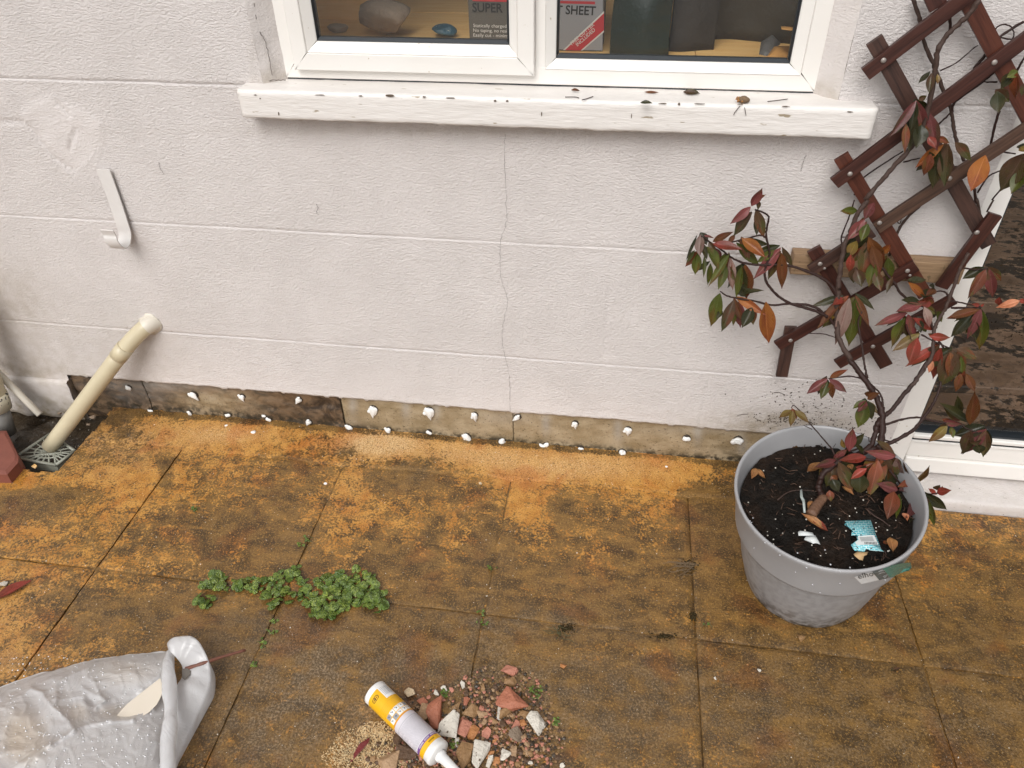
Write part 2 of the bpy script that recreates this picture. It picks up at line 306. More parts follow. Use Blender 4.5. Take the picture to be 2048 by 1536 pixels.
# stains that belong to the stone: (photo x, y, rx, ry, dark, pale, grey) laid out on the floor
STAIN = [
 (130, 985, 60, 14, .5, 0, 0), (60, 1005, 80, 18, .5, 0, 0), (250, 840, 60, 14, .35, 0, .3), (250, 870, 50, 10, .3, 0, .4), (690, 900, 30, 14, .5, 0, .4), (640, 940, 60, 20, .2, 0, .1), (560, 1010, 30, 50, .3, 0, 0), (330, 950, 14, 40, .35, 0, 0), (300, 960, 90, 50, -.15, 0, 0), (1420, 980, 50, 20, .3, 0, 0), (780, 960, 70, 30, .3, 0, .1), (1000, 1180, 26, 60, .3, 0, .1), (1380, 1010, 24, 60, .4, 0, 0), (20, 1240, 90, 60, -.15, .15, 0),
 (420, 1090, 30, 40, .25, 0, 0), (500, 1060, 25, 35, .25, 0, 0), (760, 1090, 40, 40, .2, 0, 0), (870, 1080, 20, 50, .25, 0, 0), (1250, 1110, 30, 30, .3, 0, 0), (1100, 1150, 50, 25, .25, 0, .1), (650, 1330, 80, 30, -.1, .2, .5), (1700, 1440, 60, 40, .3, 0, 0), (1900, 1380, 40, 60, .3, 0, 0),
 (100, 1040, 260, 70, -.02, 0, 0), (30, 1010, 60, 25, .45, 0, 0), (60, 1075, 110, 25, -.12, 0, 0), (230, 900, 130, 50, .10, .25, .35),
 (160, 960, 90, 30, -.12, 0, 0), (250, 990, 90, 50, -.10, 0, 0), (40, 960, 60, 20, -.2, 0, 0),
 (240, 1080, 90, 40, .16, 0, 0), (370, 870, 170, 28, -.30, .25, 0), (450, 870, 60, 18, -.3, .35, 0), (590, 885, 45, 20, -.1, 0, 0),
 (765, 888, 80, 24, -.6, 1.3, 0), (700, 960, 60, 50, -.15, .1, 0), (830, 935, 70, 35, .22, 0, .45), (930, 905, 90, 25, -.30, .45, 0), (1080, 935, 120, 28, -.38, .45, 0),
 (1220, 930, 110, 28, -.36, .35, 0), (1340, 955, 100, 30, -.55, .0, 0), (1440, 965, 60, 35, .05, 0, 0), (1000, 915, 60, 20, -.25, .2, 0),
 (420, 1030, 110, 50, .14, 0, 0), (520, 1000, 120, 60, .02, 0, 0), (620, 960, 50, 60, .10, 0, 0), (590, 1095, 60, 50, .25, 0, .2),
 (390, 1110, 60, 40, .0, 0, 0), (480, 1130, 80, 30, .05, 0, 0), (730, 1040, 90, 70, -.12, 0, 0), (650, 1040, 30, 60, .05, 0, 0),
 (860, 1010, 90, 60, .02, 0, 0), (910, 1060, 45, 60, -.1, 0, 0), (985, 1100, 40, 50, .40, 0, .25), (940, 1000, 60, 70, .12, 0, 0),
 (1060, 1020, 45, 55, -.22, 0, 0), (1125, 1020, 25, 40, .35, 0, 0), (1190, 1060, 110, 70, .10, 0, 0), (1330, 1060, 45, 80, -.02, 0, 0),
 (1370, 1130, 50, 40, .40, 0, .1), (1440, 1080, 60, 110, .40, 0, 0), (1470, 1140, 50, 50, .2, 0, 0), (1180, 1180, 150, 50, .22, 0, .1),
 (850, 1150, 130, 60, .20, 0, .15), (1080, 1240, 150, 30, .42, 0, .55), (960, 1250, 90, 40, .45, 0, .5), (1290, 1270, 110, 16, .4, 0, .1), (1120, 1268, 50, 18, .6, 0, 0),
 (1480, 1240, 130, 60, .12, 0, 0), (1530, 1290, 90, 50, .0, 0, 0), (1900, 1130, 120, 70, -.02, 0, 0), (1980, 1200, 130, 100, .08, 0, .08), (1900, 1300, 90, 60, .18, 0, .05),
 (200, 1200, 150, 40, .16, 0, .05), (60, 1180, 120, 40, .02, .1, .1), (130, 1250, 120, 50, .10, 0, .05), (30, 1330, 70, 30, -.1, .3, .2), (330, 1230, 120, 50, .22, 0, .2),
 (450, 1300, 90, 60, .30, 0, .35), (600, 1290, 120, 50, .18, 0, .45), (600, 1390, 150, 80, .05, .1, .85), (800, 1330, 150, 50, .22, 0, .55),
 (520, 1480, 120, 70, .10, 0, .7), (1000, 1350, 120, 50, .3, 0, .5), (1250, 1370, 180, 60, .22, 0, .55), (1200, 1480, 150, 70, .15, 0, .6), (720, 1450, 70, 60, -.1, .4, .2),
 (1500, 1400, 130, 90, .14, 0, .25), (1700, 1380, 120, 80, .12, 0, .12), (1650, 1500, 150, 60, .15, 0, .4), (1980, 1450, 120, 80, .22, 0, .35), (1830, 1450, 80, 60, .25, 0, .2),
 (560, 1235, 100, 25, .35, 0, .25), (700, 1240, 140, 18, .3, 0, .2)]
def stain(P):
    q = PX(P); x, y = q[:, 0], q[:, 1]; wob = vn(P[:, 0], P[:, 1], 14, 5)*.35
    t = np.zeros((len(P), 3)); dw = np.exp(-(P[:, 1]/.12)**2); t[:, 1] = .06*dw; t[:, 0] = .60-.12*dw+np.clip((y-1060)/200, 0, 1)*.13+.07*np.clip((x-1450)/200, 0, 1)-.13*np.clip((420-x)/250, 0, 1)*np.clip((y-1080)/80, 0, 1); t[:, 2] = np.clip((y-1150)/600, 0, .35)
    for (a, b, rx, ry, d, p, g) in STAIN:
        w = np.exp(-(((x-a)/rx)**2+((y-b)/ry)**2)*(1+wob)); t[:, 0] += d*w; t[:, 1] += p*w; t[:, 2] += g*w
    return np.clip(t, 0, 1.4)
patio = kind(obj('patio', *(lambda m: (m.v, m.f))(MB()
    .add([(-40, -40, -.012), (40, -40, -.012), (40, -.262, -.012), (-40, -.262, -.012)], [(0, 1, 2, 3)])
    .add([(-40, -.262, -.012), (-.95, -.262, -.012), (-.95, 4, -.012), (-40, 4, -.012)], [(0, 1, 2, 3)])
    .add([(-.172, -.262, -.012), (40, -.262, -.012), (40, .03, -.012), (-.172, .03, -.012)], [(0, 1, 2, 3)])), M['mud'], smooth=False), 'structure')
XJ = [.1245-.45*4, .1245-.45*3, .1245-.45*2, -.3255, .1130, .5745, 1.025, 1.4745, 1.925, 2.375, 2.825, 3.275]
YJ = [-.085, -.535, -.985, -1.435, -1.885]
def slabshape(x0, x1, y0, y1, seed, step):
    nx = max(2, int((x1-x0)/step)+1); ny = max(2, int((y1-y0)/step)+1)
    gx, gy = np.meshgrid(np.linspace(x0, x1, nx), np.linspace(y0, y1, ny)); X, Y = gx.ravel(), gy.ravel()
    ex = np.minimum(X-x0, x1-X); ey = np.minimum(Y-y0, y1-Y); e = np.minimum(ex, ey)
    nibble = .0013*(1+vn(X, Y, 60, seed+9, 2))
    Xs = X+np.where(ex < 1e-6, np.where(X > (x0+x1)/2, -1, 1)*nibble, 0); Ys = Y+np.where(ey < 1e-6, np.where(Y > (y0+y1)/2, -1, 1)*nibble, 0)
    riv = .0016*vn(X*.6, Y, 9, seed, 4)+.0008*vn(X, Y*.6, 34, seed+3, 3)
    ridg = -.0014*np.exp(-np.abs(vn(X*.5+.3*Y, Y, 7, seed+5, 3))/.05)
    Z = riv+ridg-.0022*np.exp(-(e/.004))
    Xs = Xs-.006*Ys
    F = np.array(grid(nx, ny)); V = np.stack([Xs, Ys, Z], 1)
    cen = V[F].mean(1); jag = .006*vn(cen[:, 0], cen[:, 1], 45, 3, 2)
    F = F[~inpoly(cen[:, 0]+jag, cen[:, 1]+jag, GULLY)]
    if len(F) == 0: return None
    # skirt
    ed = {}
    for q in F:
        for k in range(4):
            a, b = q[k], q[(k+1) % 4]; ed[(a, b)] = 1
    bd = [(a, b) for (a, b) in ed if (b, a) not in ed]
    vs = sorted({a for e_ in bd for a in e_}); n0 = len(V); mt = {a: n0+i for i, a in enumerate(vs)}; mp = {a: n0+len(vs)+i for i, a in enumerate(vs)}
    low = V[vs].copy(); low[:, 2] -= .035
    V = np.concatenate([V, V[vs], low]); Fl = [tuple(q) for q in F]+[(mt[b], mt[a], mp[a], mp[b]) for a, b in bd]
    return V, Fl
for j in range(4):
    for i in range(len(XJ)-1):
        g = .0007; x0, x1, y1, y0 = XJ[i]+g, XJ[i+1]-g, YJ[j]-g, YJ[j+1]+g
        near = 2 <= i <= 9 and j <= 1
        r = slabshape(x0, x1, y0, y1, i*7+j*31, .0065 if near else .03)
        if r is None: continue
        o = obj('paving_slab', r[0], r[1], M['slab'], patio); setcol(o, stain(r[0])*[1, 1, 1])
# sediment partly filling the joints
def joints():
    V = []; F = []
    def strip(ax_, c, a, b):
        n = int((b-a)/.006); base = len(V); lo = {1.4745: .0045, .5745: .001, .1130: .003, 1.925: .002}.get(c, 0)
        for i in range(n+1):
            q = a+(b-a)*i/n; h = -.0042-lo+.0048*float(vn(q, c, 9, 61, 4)); wv = .002*float(vn(q, c, 30, 7, 2))
            for k, dz in ((-.008, -.004), (0, 0), (.008, -.004)):
                x, y = (c+k+wv-.006*q, q) if ax_ == 0 else (q, c+k+wv); V.append((x, y, h+dz*.4))
        F.extend([(base+3*i+k, base+3*i+k+1, base+3*i+k+4, base+3*i+k+3) for i in range(n) for k in (0, 1)])
    for x in XJ[2:11]: strip(0, x, -1.435, -.262 if x < -.3 else -.06)
    for y in (-.535, -.985): strip(1, y, -1.2, 3.2)
    o = kind(obj('joint_sediment', V, F, M['slab']), 'structure'); t = np.zeros((len(V), 3)); V = np.array(V); t[:, 0] = .95+.25*vn(V[:, 0], V[:, 1], 8, 9, 2); setcol(o, np.clip(t, 0, 1.4))
joints()
# mortar fillet along the wall foot
def fillet():
    xs = np.arange(-.30, 2.06, .006); n = len(xs); rows = np.linspace(0, 1, 17); V = []
    ye = -.128-.010*vn(xs, xs*0, 5, 8, 3)-.004*vn(xs, xs*0, 40, 8, 2)
    for r in rows:
        y = .012+(ye-.012)*r; h = .013*(1-r)**1.8+.0003
        z = h+.0011*vn(xs, y, 40, 2, 3)+.0022*vn(xs, y, 9, 12, 3)*(1-r)
        if r == 1: z = z*0-.003
        V.append(np.stack([xs, y, z+.001*(r < 1)], 1))
    V = np.concatenate(V); F = np.array(grid(n, len(rows)))[:, ::-1]; c = V[F].mean(1)
    jag = .006*vn(c[:, 0], c[:, 1], 45, 3, 2); F = F[~inpoly(c[:, 0]+jag, c[:, 1]+jag, GULLY) & (c[:, 0] > -.26)]
    o = kind(obj('mortar_fillet', V, F, M['slab']), 'structure'); t = stain(V); t[:, 0] += .06*vn(V[:, 0], V[:, 1], 9, 44)
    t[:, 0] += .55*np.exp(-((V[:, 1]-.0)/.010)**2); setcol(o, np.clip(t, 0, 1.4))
fillet()
# silt and grit in the gully
def gully():
    xs = np.arange(-.93, -.13, .008); ys = np.arange(-.30, .03, .008); X, Y = np.meshgrid(xs, ys)
    Z = -.055+.018*vn(X, Y, 14, 6, 3)+.006*vn(X, Y, 60, 7, 2)-.02*np.exp(-(((X+.28)/.07)**2+((Y+.17)/.07)**2))
    V = np.stack([X.ravel(), Y.ravel(), Z.ravel()], 1); kind(obj('gully_silt', V, grid(len(xs), len(ys)), M['mud']), 'structure')
gully()

# =====================================================================================================
# HOUSE WALL
# =====================================================================================================
wall = empty('house_wall', (.7, 0, 0), 'white painted rendered house wall with a window, a glazed door and a bare damp strip at its foot', 'wall')
GZ = [.9377, .6137, .3001]
VG = [((1225, 505), (1205, 742)), ((1420, 742), (1398, 852)), ((1868, 45), (1822, 196)), ((232, 395), (280, 470)), ((1640, 755), (1625, 830)), ((225, 610), (305, 690))]
PATCH = np.array([WP(*p)[[0, 2]] for p in [(45, 245), (52, 215), (95, 190), (130, 205), (165, 218), (205, 245), (205, 285), (185, 310), (150, 342), (105, 318), (75, 280)]])
RX0, RX1, WX0, WX1, WZ0 = -1.6, 1.953, .510, 1.637, .918
def seg_d(x, z, a, b):
    a = np.array(a); b = np.array(b); t = np.clip(((x-a[0])*(b[0]-a[0])+(z-a[1])*(b[1]-a[1]))/((b-a)@(b-a)), 0, 1)
    return np.hypot(x-a[0]-t*(b[0]-a[0]), z-a[1]-t*(b[1]-a[1]))
def build_render(x0, x1, z_lo, z_hi, bottom=True, name='render_coat'):
    xs = np.arange(x0, x1, .0045) if x0 > -.6 or x1 < 2 and x0 > -1 else np.arange(x0, x1, .02)
    xs = np.append(xs, x1)
    zs = list(np.arange(z_lo+(.014 if bottom else 0), min(z_hi, 1.16), .0065))
    if z_hi > 1.16: zs += list(np.arange(1.17, z_hi, .05))
    zs = [z for z in zs if all(abs(z-g) > .0095 for g in GZ)]
    for g in GZ:
        if z_lo < g < z_hi: zs += [g-.009, g-.0042, g-.0022, g-.0006, g+.0012, g+.0032, g+.008]
    zs = sorted(zs)+[z_hi]
    if bottom: zs = [z_lo, z_lo+.004]+zs
    X, Z = np.meshgrid(xs, np.array(zs)); Y = np.zeros_like(X)
    Zw = Z.copy()
    for k, g in enumerate(GZ):
        near = np.clip(1-np.abs(Z-g)/.02, 0, 1); Zw += near*.0016*vn(X, X*0+k, 12, k, 4)
        dep = (.0030, .0018, .0020)[k]*(np.clip(.75+.5*vn(X, X*0, 6, 20+k, 3), .25, 1.2))
        Y += np.where(np.abs(Z-g-.0003) < .0013, dep, 0)-np.where((Z-g < -.002) & (Z-g > -.005), .0007, 0)
    for a, b in VG:
        A, B = WP(*a)[[0, 2]], WP(*b)[[0, 2]]; d = seg_d(X+.002*vn(Z, Z*0, 20, 5), Z, A, B); Y += .0016*np.exp(-(d/.0035)**2)
    Y += -.0013*vn(X, Z, 4, 11, 3)-.0003*vn(X, Z, 30, 12, 2)-.0004*vn(X, Z*1.6, 95, 13, 2)
    ins = inpoly(X+.004*vn(X, Z, 30, 5), Z+.004*vn(X, Z, 30, 6), PATCH)
    Y += np.where(ins, -.0015+.003*vn(X, Z, 16, 21, 2), 0)
    cracks = [((52, 245), (110, 318)), ((110, 318), (148, 342)), ((150, 258), (140, 300)), ((0, 245), (45, 243)), ((115, 205), (140, 232))]
    for a, b in cracks:
        A, B = WP(*a)[[0, 2]], WP(*b)[[0, 2]]; d = seg_d(X+.003*vn(X, Z, 40, 8), Z, A, B); Y += .0045*np.exp(-(d/.0032)**2)
    # brushy ridges near the foot
    foot = np.clip(1-(Z-.13)/.12, 0, 1); Y -= foot*.0016*np.clip(vn(X*.35, Z*1.6+X*.1, 60, 31, 2), 0, 1)
    if bottom:
        w = np.clip(1-(Z-z_lo)/.012, 0, 1); rag = .0035*vn(X, X*0, 30, 41, 4)+.003*vn(X, X*0, 6, 42, 2)
        rag = rag-.004*(vn(X, X*0, 55, 4, 1) > .72)
        Zw += w*rag; Y -= .0012*np.exp(-((Z-z_lo)/.006)**2)
    V = np.stack([X.ravel(), Y.ravel(), Zw.ravel()], 1); F = grid(len(xs), len(zs))
    if bottom:
        n = len(V); low = V[:len(xs)].copy(); low[:, 1] = .018; V = np.concatenate([V, low]); F = list(F)+[(i, n+i, n+i+1, i+1) for i in range(len(xs)-1)]
    o = obj(name, V, F, M['render'], wall)
    q = PX(V); t = np.zeros((len(V), 3)); x, y = q[:, 0], q[:, 1]
    def b(a, c, rx, ry): return np.exp(-(((x-a)/rx)**2+((y-c)/ry)**2))
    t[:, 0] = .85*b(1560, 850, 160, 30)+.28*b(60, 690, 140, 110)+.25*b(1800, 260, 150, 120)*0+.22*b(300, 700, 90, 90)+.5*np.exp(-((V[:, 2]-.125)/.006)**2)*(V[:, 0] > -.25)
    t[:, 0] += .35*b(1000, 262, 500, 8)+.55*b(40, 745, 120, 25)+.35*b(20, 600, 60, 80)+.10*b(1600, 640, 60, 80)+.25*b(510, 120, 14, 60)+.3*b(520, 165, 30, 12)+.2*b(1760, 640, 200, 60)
    t[:, 2] = 1.2*b(1600, 830, 90, 45)+.9*b(1730, 880, 90, 40)+.5*b(1560, 780, 200, 60)+.18*b(60, 720, 140, 80)+.12+.35*b(520, 250, 60, 30)
    ins = np.append(ins.ravel(), np.zeros(len(V)-ins.size, bool)) if len(V) > ins.size else ins.ravel()
    t[:, 1] = np.where(ins, .40, 0)+.5*np.clip(1-(V[:, 2]-.13)/.1, 0, 1)
    setcol(o, np.clip(t, 0, 1.3)); return o
zt = .128
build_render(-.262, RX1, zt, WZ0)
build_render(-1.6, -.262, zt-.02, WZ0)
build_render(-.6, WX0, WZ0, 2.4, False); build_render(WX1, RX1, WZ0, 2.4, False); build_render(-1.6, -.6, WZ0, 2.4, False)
MB().box(-1.6, WX0-.04, .02, .25, -.3, 2.4).box(WX1+.04, RX1-.004, .02, .25, -.3, 2.4).box(WX0-.04, WX1+.04, .02, .25, -.3, WZ0-.02).box(WX0-.04, WX1+.04, .02, .25, 2.160, 2.4).box(RX1-.004, 3.4, .02, .25, 2.12, 2.4).obj('wall_core', M['bare'], wall, False)
MB().box(WX0, WX1, -.001, .02, 2.150, 2.4).box(RX1, 3.4, -.001, .02, 2.11, 2.4).obj('render_lintel', M['render'], wall, False)
# slanting plaster reveals beside the window
def reveal(xa, ya, xb, yb, sg):
    zs = np.arange(WZ0, 2.160, .006); us = np.linspace(0, 1, 9); V = []
    for z in zs:
        for u in us: V.append((xa+(xb-xa)*u+sg*.0015*vn(z, u, 30, 3, 3), ya+(yb-ya)*u-.002*math.sin(math.pi*u)+.0016*float(vn(z, u*.03, 25, 9, 3)), z))
    F = grid(len(us), len(zs)); o = obj('window_reveal', V, F if sg > 0 else [q[::-1] for q in F], M['render'], wall)
    t = np.zeros((len(V), 3)); t[:, 1] = .7; t[:, 2] = .25; t[:, 0] = .12+.4*np.exp(-((np.array(V)[:, 2]-.945)/.03)**2); setcol(o, t)
reveal(WX0, -.0005, .549, .037, 1); reveal(WX1, -.0005, 1.598, .037, -1)
# bare strip: dark broken stone on the left, tan concrete on the right
def bare(x0, x1, name, dark, seed):
    xs = np.arange(x0, x1, .005); zs = np.arange(-.03, .150, .005); X, Z = np.meshgrid(xs, zs)
    Y = .009-.0016*vn(X, Z, 12, seed, 4)
    if dark: Y += -.006*np.clip(vn(X*.8, Z*1.3, 16, seed+1, 4), -.6, .8)-.003*vn(X+Z, Z-X*.4, 45, seed+2, 2)
    V = np.stack([X.ravel(), Y.ravel(), Z.ravel()], 1); o = obj(name, V, grid(len(xs), len(zs)), M['bare'], wall)
    q = PX(V); t = np.zeros((len(V), 3)); x, y = q[:, 0], q[:, 1]
    def b(a, c, rx, ry): return np.exp(-(((x-a)/rx)**2+((y-c)/ry)**2))
    if dark: t[:, 0] = 1-.75*b(440, 810, 70, 30)-.3*b(380, 800, 50, 25); t[:, 1] = .45*b(330, 770, 120, 12)+.3*b(255, 790, 30, 20)+.2*b(310, 790, 30, 20)
    else:
        t[:, 0] = .55*b(700, 860, 40, 20)+.12
        for a, c in ((706, 806), (812, 812), (872, 815), (1092, 845), (1236, 858), (1395, 865), (1485, 890)): t[:, 1] += .55*b(a, c, 9, 24)
        t[:, 1] += .25*b(1010, 835, 60, 14)+.2*b(1400, 860, 120, 9)
    t[:, 2] = 1.1*np.exp(-((V[:, 2]-.012)/.016)**2)+.7*b(1480, 930, 70, 30)*(not dark)+.5*dark*np.exp(-((V[:, 2]-.03)/.03)**2)
    setcol(o, np.clip(t, 0, 1)); return o
xs_ = WP(688, 830, .01)[0]
bare(-.262, -.04, 'bare_stone', True, 3); bare(-.038, xs_-.0015, 'bare_stone', True, 33); bare(xs_+.0015, 1.013, 'bare_concrete', False, 63); bare(1.0145, 1.96, 'bare_concrete', False, 73)
# old painted plinth left of the gully with a mossy lower edge
def plinth():
    xs = np.arange(-1.6, -.262, .007); prof = [(.016, .1095), (-.008, .108), (-.0125, .104), (-.0130, .09), (-.013, .05), (-.0125, .02), (-.011, 0), (-.010, -.015), (-.007, -.032), (.01, -.045)]
    V = []
    for x in xs:
        for k, (y, z) in enumerate(prof):
            d = .0022*float(vn(x, z, 18, 4, 3)); r = float(vn(x, .3, 22, 8, 3))*.012 if k >= 6 else float(vn(x, .3, 20, 9, 2))*.001
            V.append((x+(.004*float(vn(z, k, 40, 2)) if x > -.275 else 0), y-d, z+r))
    n = len(prof); F = [(i*n+k, (i+1)*n+k, (i+1)*n+k+1, i*n+k+1) for i in range(len(xs)-1) for k in range(n-1)]
    F.append(tuple((len(xs)-1)*n+k for k in range(n)))
    o = obj('painted_plinth', V, F, M['render'], wall); V = np.array(V); t = np.zeros((len(V), 3)); t[:, 0] = np.clip(.42+1.2*np.exp(-((V[:, 2]+.02)/.045)**2), 0, 1.2); t[:, 1] = .6; t[:, 2] = .3; setcol(o, t)
plinth()
MB().box(-1.6, -.17, .019, .03, -.2, -.02).obj('wall_footing', M['mud'], wall, False)
# hairline cracks: thin dark ribbons laid over the render
def ribbon(pts, w, y=-.0022, name='hairline_crack', mat='crack', sub=5, seed=1, wob=.0018):
    P = np.array([WP(px, py, y) for px, py in pts]); C_ = catmull(P, sub*2); V = []; r = np.random.default_rng(seed); C_[:, 0] += r.normal(size=len(C_))*wob*.5
    for i, c in enumerate(C_):
        ww = w*(.35+.65*r.random()); V += [(c[0]-ww/2, c[1]-.0001, c[2]), (c[0]+ww/2, c[1]-.0001, c[2])]
    F = [(2*i, 2*i+1, 2*i+3, 2*i+2) for i in range(len(C_)-1)]; return obj(name, V, F, M[mat], wall, False)
ribbon([(1010, 268), (1009, 320), (1012, 380), (1013, 440), (1002, 480), (1000, 520), (1003, 560), (1015, 600), (1008, 640), (1004, 680), (1012, 720), (1019, 760), (1020, 822)], .0008)
ribbon([(632, 408), (636, 416), (633, 424), (637, 430)], .0015); ribbon([(318, 325), (320, 336), (328, 348)], .0014); ribbon([(1612, 310), (1606, 325), (1602, 342)], .0012)
for s, pts in enumerate([[(509, 6), (514, 40), (520, 62), (530, 80), (538, 110), (545, 150)], [(518, 174), (527, 162), (545, 160), (572, 160)]]):
    P = [WP(px, py, .011 if k < 9 else 0) for k, (px, py) in enumerate(pts)]; v, f = tube(catmull(P, 6)+np.array([0, -.002, 0])+rng.normal(size=(len(catmull(P, 6)), 3))*.0008, .0009, 4); obj('hairline_crack', v, f, M['crack'], wall)

# ------------------------------------------------ window sill
def sill():
    x0, x1 = .472, 1.700; xs = np.arange(x0, x1+.001, .004)
    prof = []
    for y in np.linspace(.06, -.040, 16): prof.append((y, .9425))
    prof += [(-.0435, .9412), (-.0455, .938)]
    for z in np.linspace(.934, .890, 9): prof.append((-.0465, z))
    prof += [(-.045, .887), (-.042, .8855)]
    for y in np.linspace(-.034, .004, 5): prof.append((y, .8855))
    prof = np.array(prof); n = len(prof); V = []
    for x in xs:
        y = prof[:, 0].copy(); z = prof[:, 1].copy()
        front = np.exp(-((z-.912)/.03)**2)*(y < -.04)
        y = y-.0006*vn(x*.25, z, 170, 5, 3)*front-.0006*vn(x, z, 20, 6, 2)*front
        z = z+.0007*vn(x*.4, y, 90, 7, 3)*(prof[:, 1] > .94)+.0007*vn(x, 0, 7, 9, 3)
        z = z+np.where(prof[:, 1] < .889, .0018*vn(x, 0, 35, 11, 3)+.0025*np.clip(vn(x, 0, 12, 14, 2)-.2, 0, 1), 0)
        edge = min(1, (x-x0)/.008) if x < 1 else min(1, (x1-x)/.006); sh = (1-edge)*.004
        y = np.where(y < 0, y+sh, y); V.append(np.stack([np.full(n, x), y, z], 1))
    V = np.concatenate(V); F = [(i*n+k, i*n+k+1, (i+1)*n+k+1, (i+1)*n+k) for i in range(len(xs)-1) for k in range(n-1)]
    F += [tuple(range(n-1, -1, -1)), tuple((len(xs)-1)*n+k for k in range(n))]
    return obj('window_sill', V, F, M['sillpaint'], wall)
sill_o = sill()
def flake(px, py, w, h, seed, z=None, front=True):
    r = np.random.default_rng(seed); c = WP(px, py, -.0478) if front else FP(px, py, .9436); k = 9; V = []
    for i in range(k):
        a = 2*math.pi*i/k; rr = r.uniform(.55, 1); u, v_ = math.cos(a)*w*rr, math.sin(a)*h*rr
        V.append((c[0]+u, c[1]-(0 if front else -v_), c[2]+(v_ if front else 0)))
    top = np.array(V); bot = top+np.array([0, .0012, 0] if front else [0, 0, -.0012])
    return obj('paint_chip', np.concatenate([top, bot]), [tuple(range(k))]+[(i, k+i, k+(i+1) % k, (i+1) % k) for i in range(k)], M['chip'], sill_o, False)
for s, (x, y, w, h) in enumerate([(780, 191, .010, .0035), (848, 194, .004, .0016), (721, 192, .005, .0015), (990, 202, .004, .0022), (1014, 202, .003, .002), (557, 228, .0016, .005), (1263, 232, .001, .006), (1325, 207, .009, .001), (1400, 208, .012, .001), (1572, 213, .008, .001), (510, 190, .004, .001), (640, 190, .012, .001), (900, 196, .012, .0012), (1480, 209, .006, .001), (1700, 224, .006, .0012), (1083, 228, .0012, .006), (520, 197, .002, .0015), (1358, 208, .003, .003)]):
    flake(x, y, w, h, s)

# ------------------------------------------------ window
win = obj('window', *(lambda m: (m.v, m.f))(MB().box(.547, 1.599, .0405, .075, .9459, .972).box(.547, 1.599, .0405, .075, 2.115, 2.145)), M['upvc'], wall, False)
def ring(x0, x1, z0, z1, wl_, wr, wb, wt, yf, yb, ins=.0, name='window_frame', mat='upvc', parent=None):
    """mitred frame, four bars with hairline mitre gaps; front face at yf, slopes by ins at the inner edge"""
    m = MB(); g = .00035
    O = [(x0, z0), (x1, z0), (x1, z1), (x0, z1)]; I = [(x0+wl_, z0+wb), (x1-wr, z0+wb), (x1-wr, z1-wt), (x0+wl_, z1-wt)]
    for k in range(4):
        a, b = O[k], O[(k+1) % 4]; c, d = I[(k+1) % 4], I[k]; t = np.array(b)-np.array(a); t = t/np.linalg.norm(t)*g
        a = (a[0]+t[0], a[1]+t[1]); d = (d[0]+t[0], d[1]+t[1]); b = (b[0]-t[0], b[1]-t[1]); c = (c[0]-t[0], c[1]-t[1])
        e = .0015; A = np.array([a, b, c, d]); n_ = np.array([-t[1], t[0]])/g*e   # inward
        O2 = np.array([a, b])+n_; I2 = np.array([d, c])-n_
        P = [(*a, yb), (*a, yf+e), (*O2[0], yf), (*I2[0], yf+ins), (*d, yf+ins+e), (*d, yb)]
        Q = [(*b, yb), (*b, yf+e), (*O2[1], yf), (*I2[1], yf+ins), (*c, yf+ins+e), (*c, yb)]
        V = [(p[0], p[2], p[1]) for p in P+Q]; m.add(V, [(i, i+1, 7+i, 6+i) for i in range(5)]+[(5, 4, 3, 2, 1, 0), (6, 7, 8, 9, 10, 11)])
    return m.obj(name, M[mat], parent, False)
ring(.546, 1.600, .9458, 2.143, .030, .032, .034, .03, .035, .0755, 0, 'window_frame', 'upvc', win)
MB().box(1.0665, 1.0855, .0352, .07, .9757, 2.112).obj('mullion', M['upvc'], win, False)
ring(.576, 1.0660, .9655, 2.125, .031, .032, .033, .03, .019, .038, .0, 'sash', 'upvc', win)
ring(.607, 1.034, .9985, 2.095, .020, .018, .020, .02, .0215, .045, .012, 'glazing_bead', 'upvc', win)
ring(1.0860, 1.568, .9750, 2.113, .020, .022, .019, .02, .0330, .055, .010, 'glazing_bead', 'upvc', win)
ring(.627, 1.016, 1.0185, 2.075, .0045, .0045, .007, .004, .0335, .05, .004, 'gasket', 'gasket', win)
ring(1.106, 1.546, .994, 2.093, .0045, .0045, .007, .004, .0425, .058, .004, 'gasket', 'gasket', win)
for a, b, c, d, y in ((.6310, 1.012, 1.025, 2.072, .040), (1.110, 1.542, 1.0005, 2.090, .048)):
    obj('glass_pane', [(a, y, c), (b, y, c), (b, y, d), (a, y, d)], [(0, 1, 2, 3)], M['glass'], win, False)
# black drip gap under the frame
MB().box(.549, 1.598, .0385, .06, .9400, .9456).obj('drip_gap', M['gasket'], win, False)

# ------------------------------------------------ glazed door
dr = obj('door', *(lambda m: (m.v, m.f))(MB().box(1.9535, 1.998, .0005, .06, .03, 2.11, .0).box(3.16, 3.2, .0005, .06, .03, 2.11).box(1.998, 3.16, .0005, .06, 2.07, 2.11)), M['upvc'], wall, False)
MB().box(2.0005, 3.158, -.004, .05, .0435, .088, .004).box(2.0005, 3.158, .004, .05, .0885, .138, .004).obj('bottom_rail', M['upvc'], dr)
MB().box(2.0005, 3.158, .008, .05, .1382, .146).obj('bottom_gasket', M['gasket'], dr, False)
MB().box(2.0005, 3.158, .002, .05, .1465, .158, .003).obj('threshold_bead', M['upvc'], dr)
MB().box(2.0005, 3.158, -.002, .0, .1385, .1405).obj('drip_strip', M['upvc'], dr, False)
MB().box(2.0005, 2.0055, .012, .05, .158, 2.068).box(2.0057, 3.156, .012, .05, .1582, .164).obj('door_gasket', M['gasket'], dr, False)
obj('door_glass', [(2.0055, .025, .164), (3.156, .025, .164), (3.156, .025, 2.068), (2.0055, .025, 2.068)], [(0, 1, 2, 3)], M['doorglass'], dr, False)
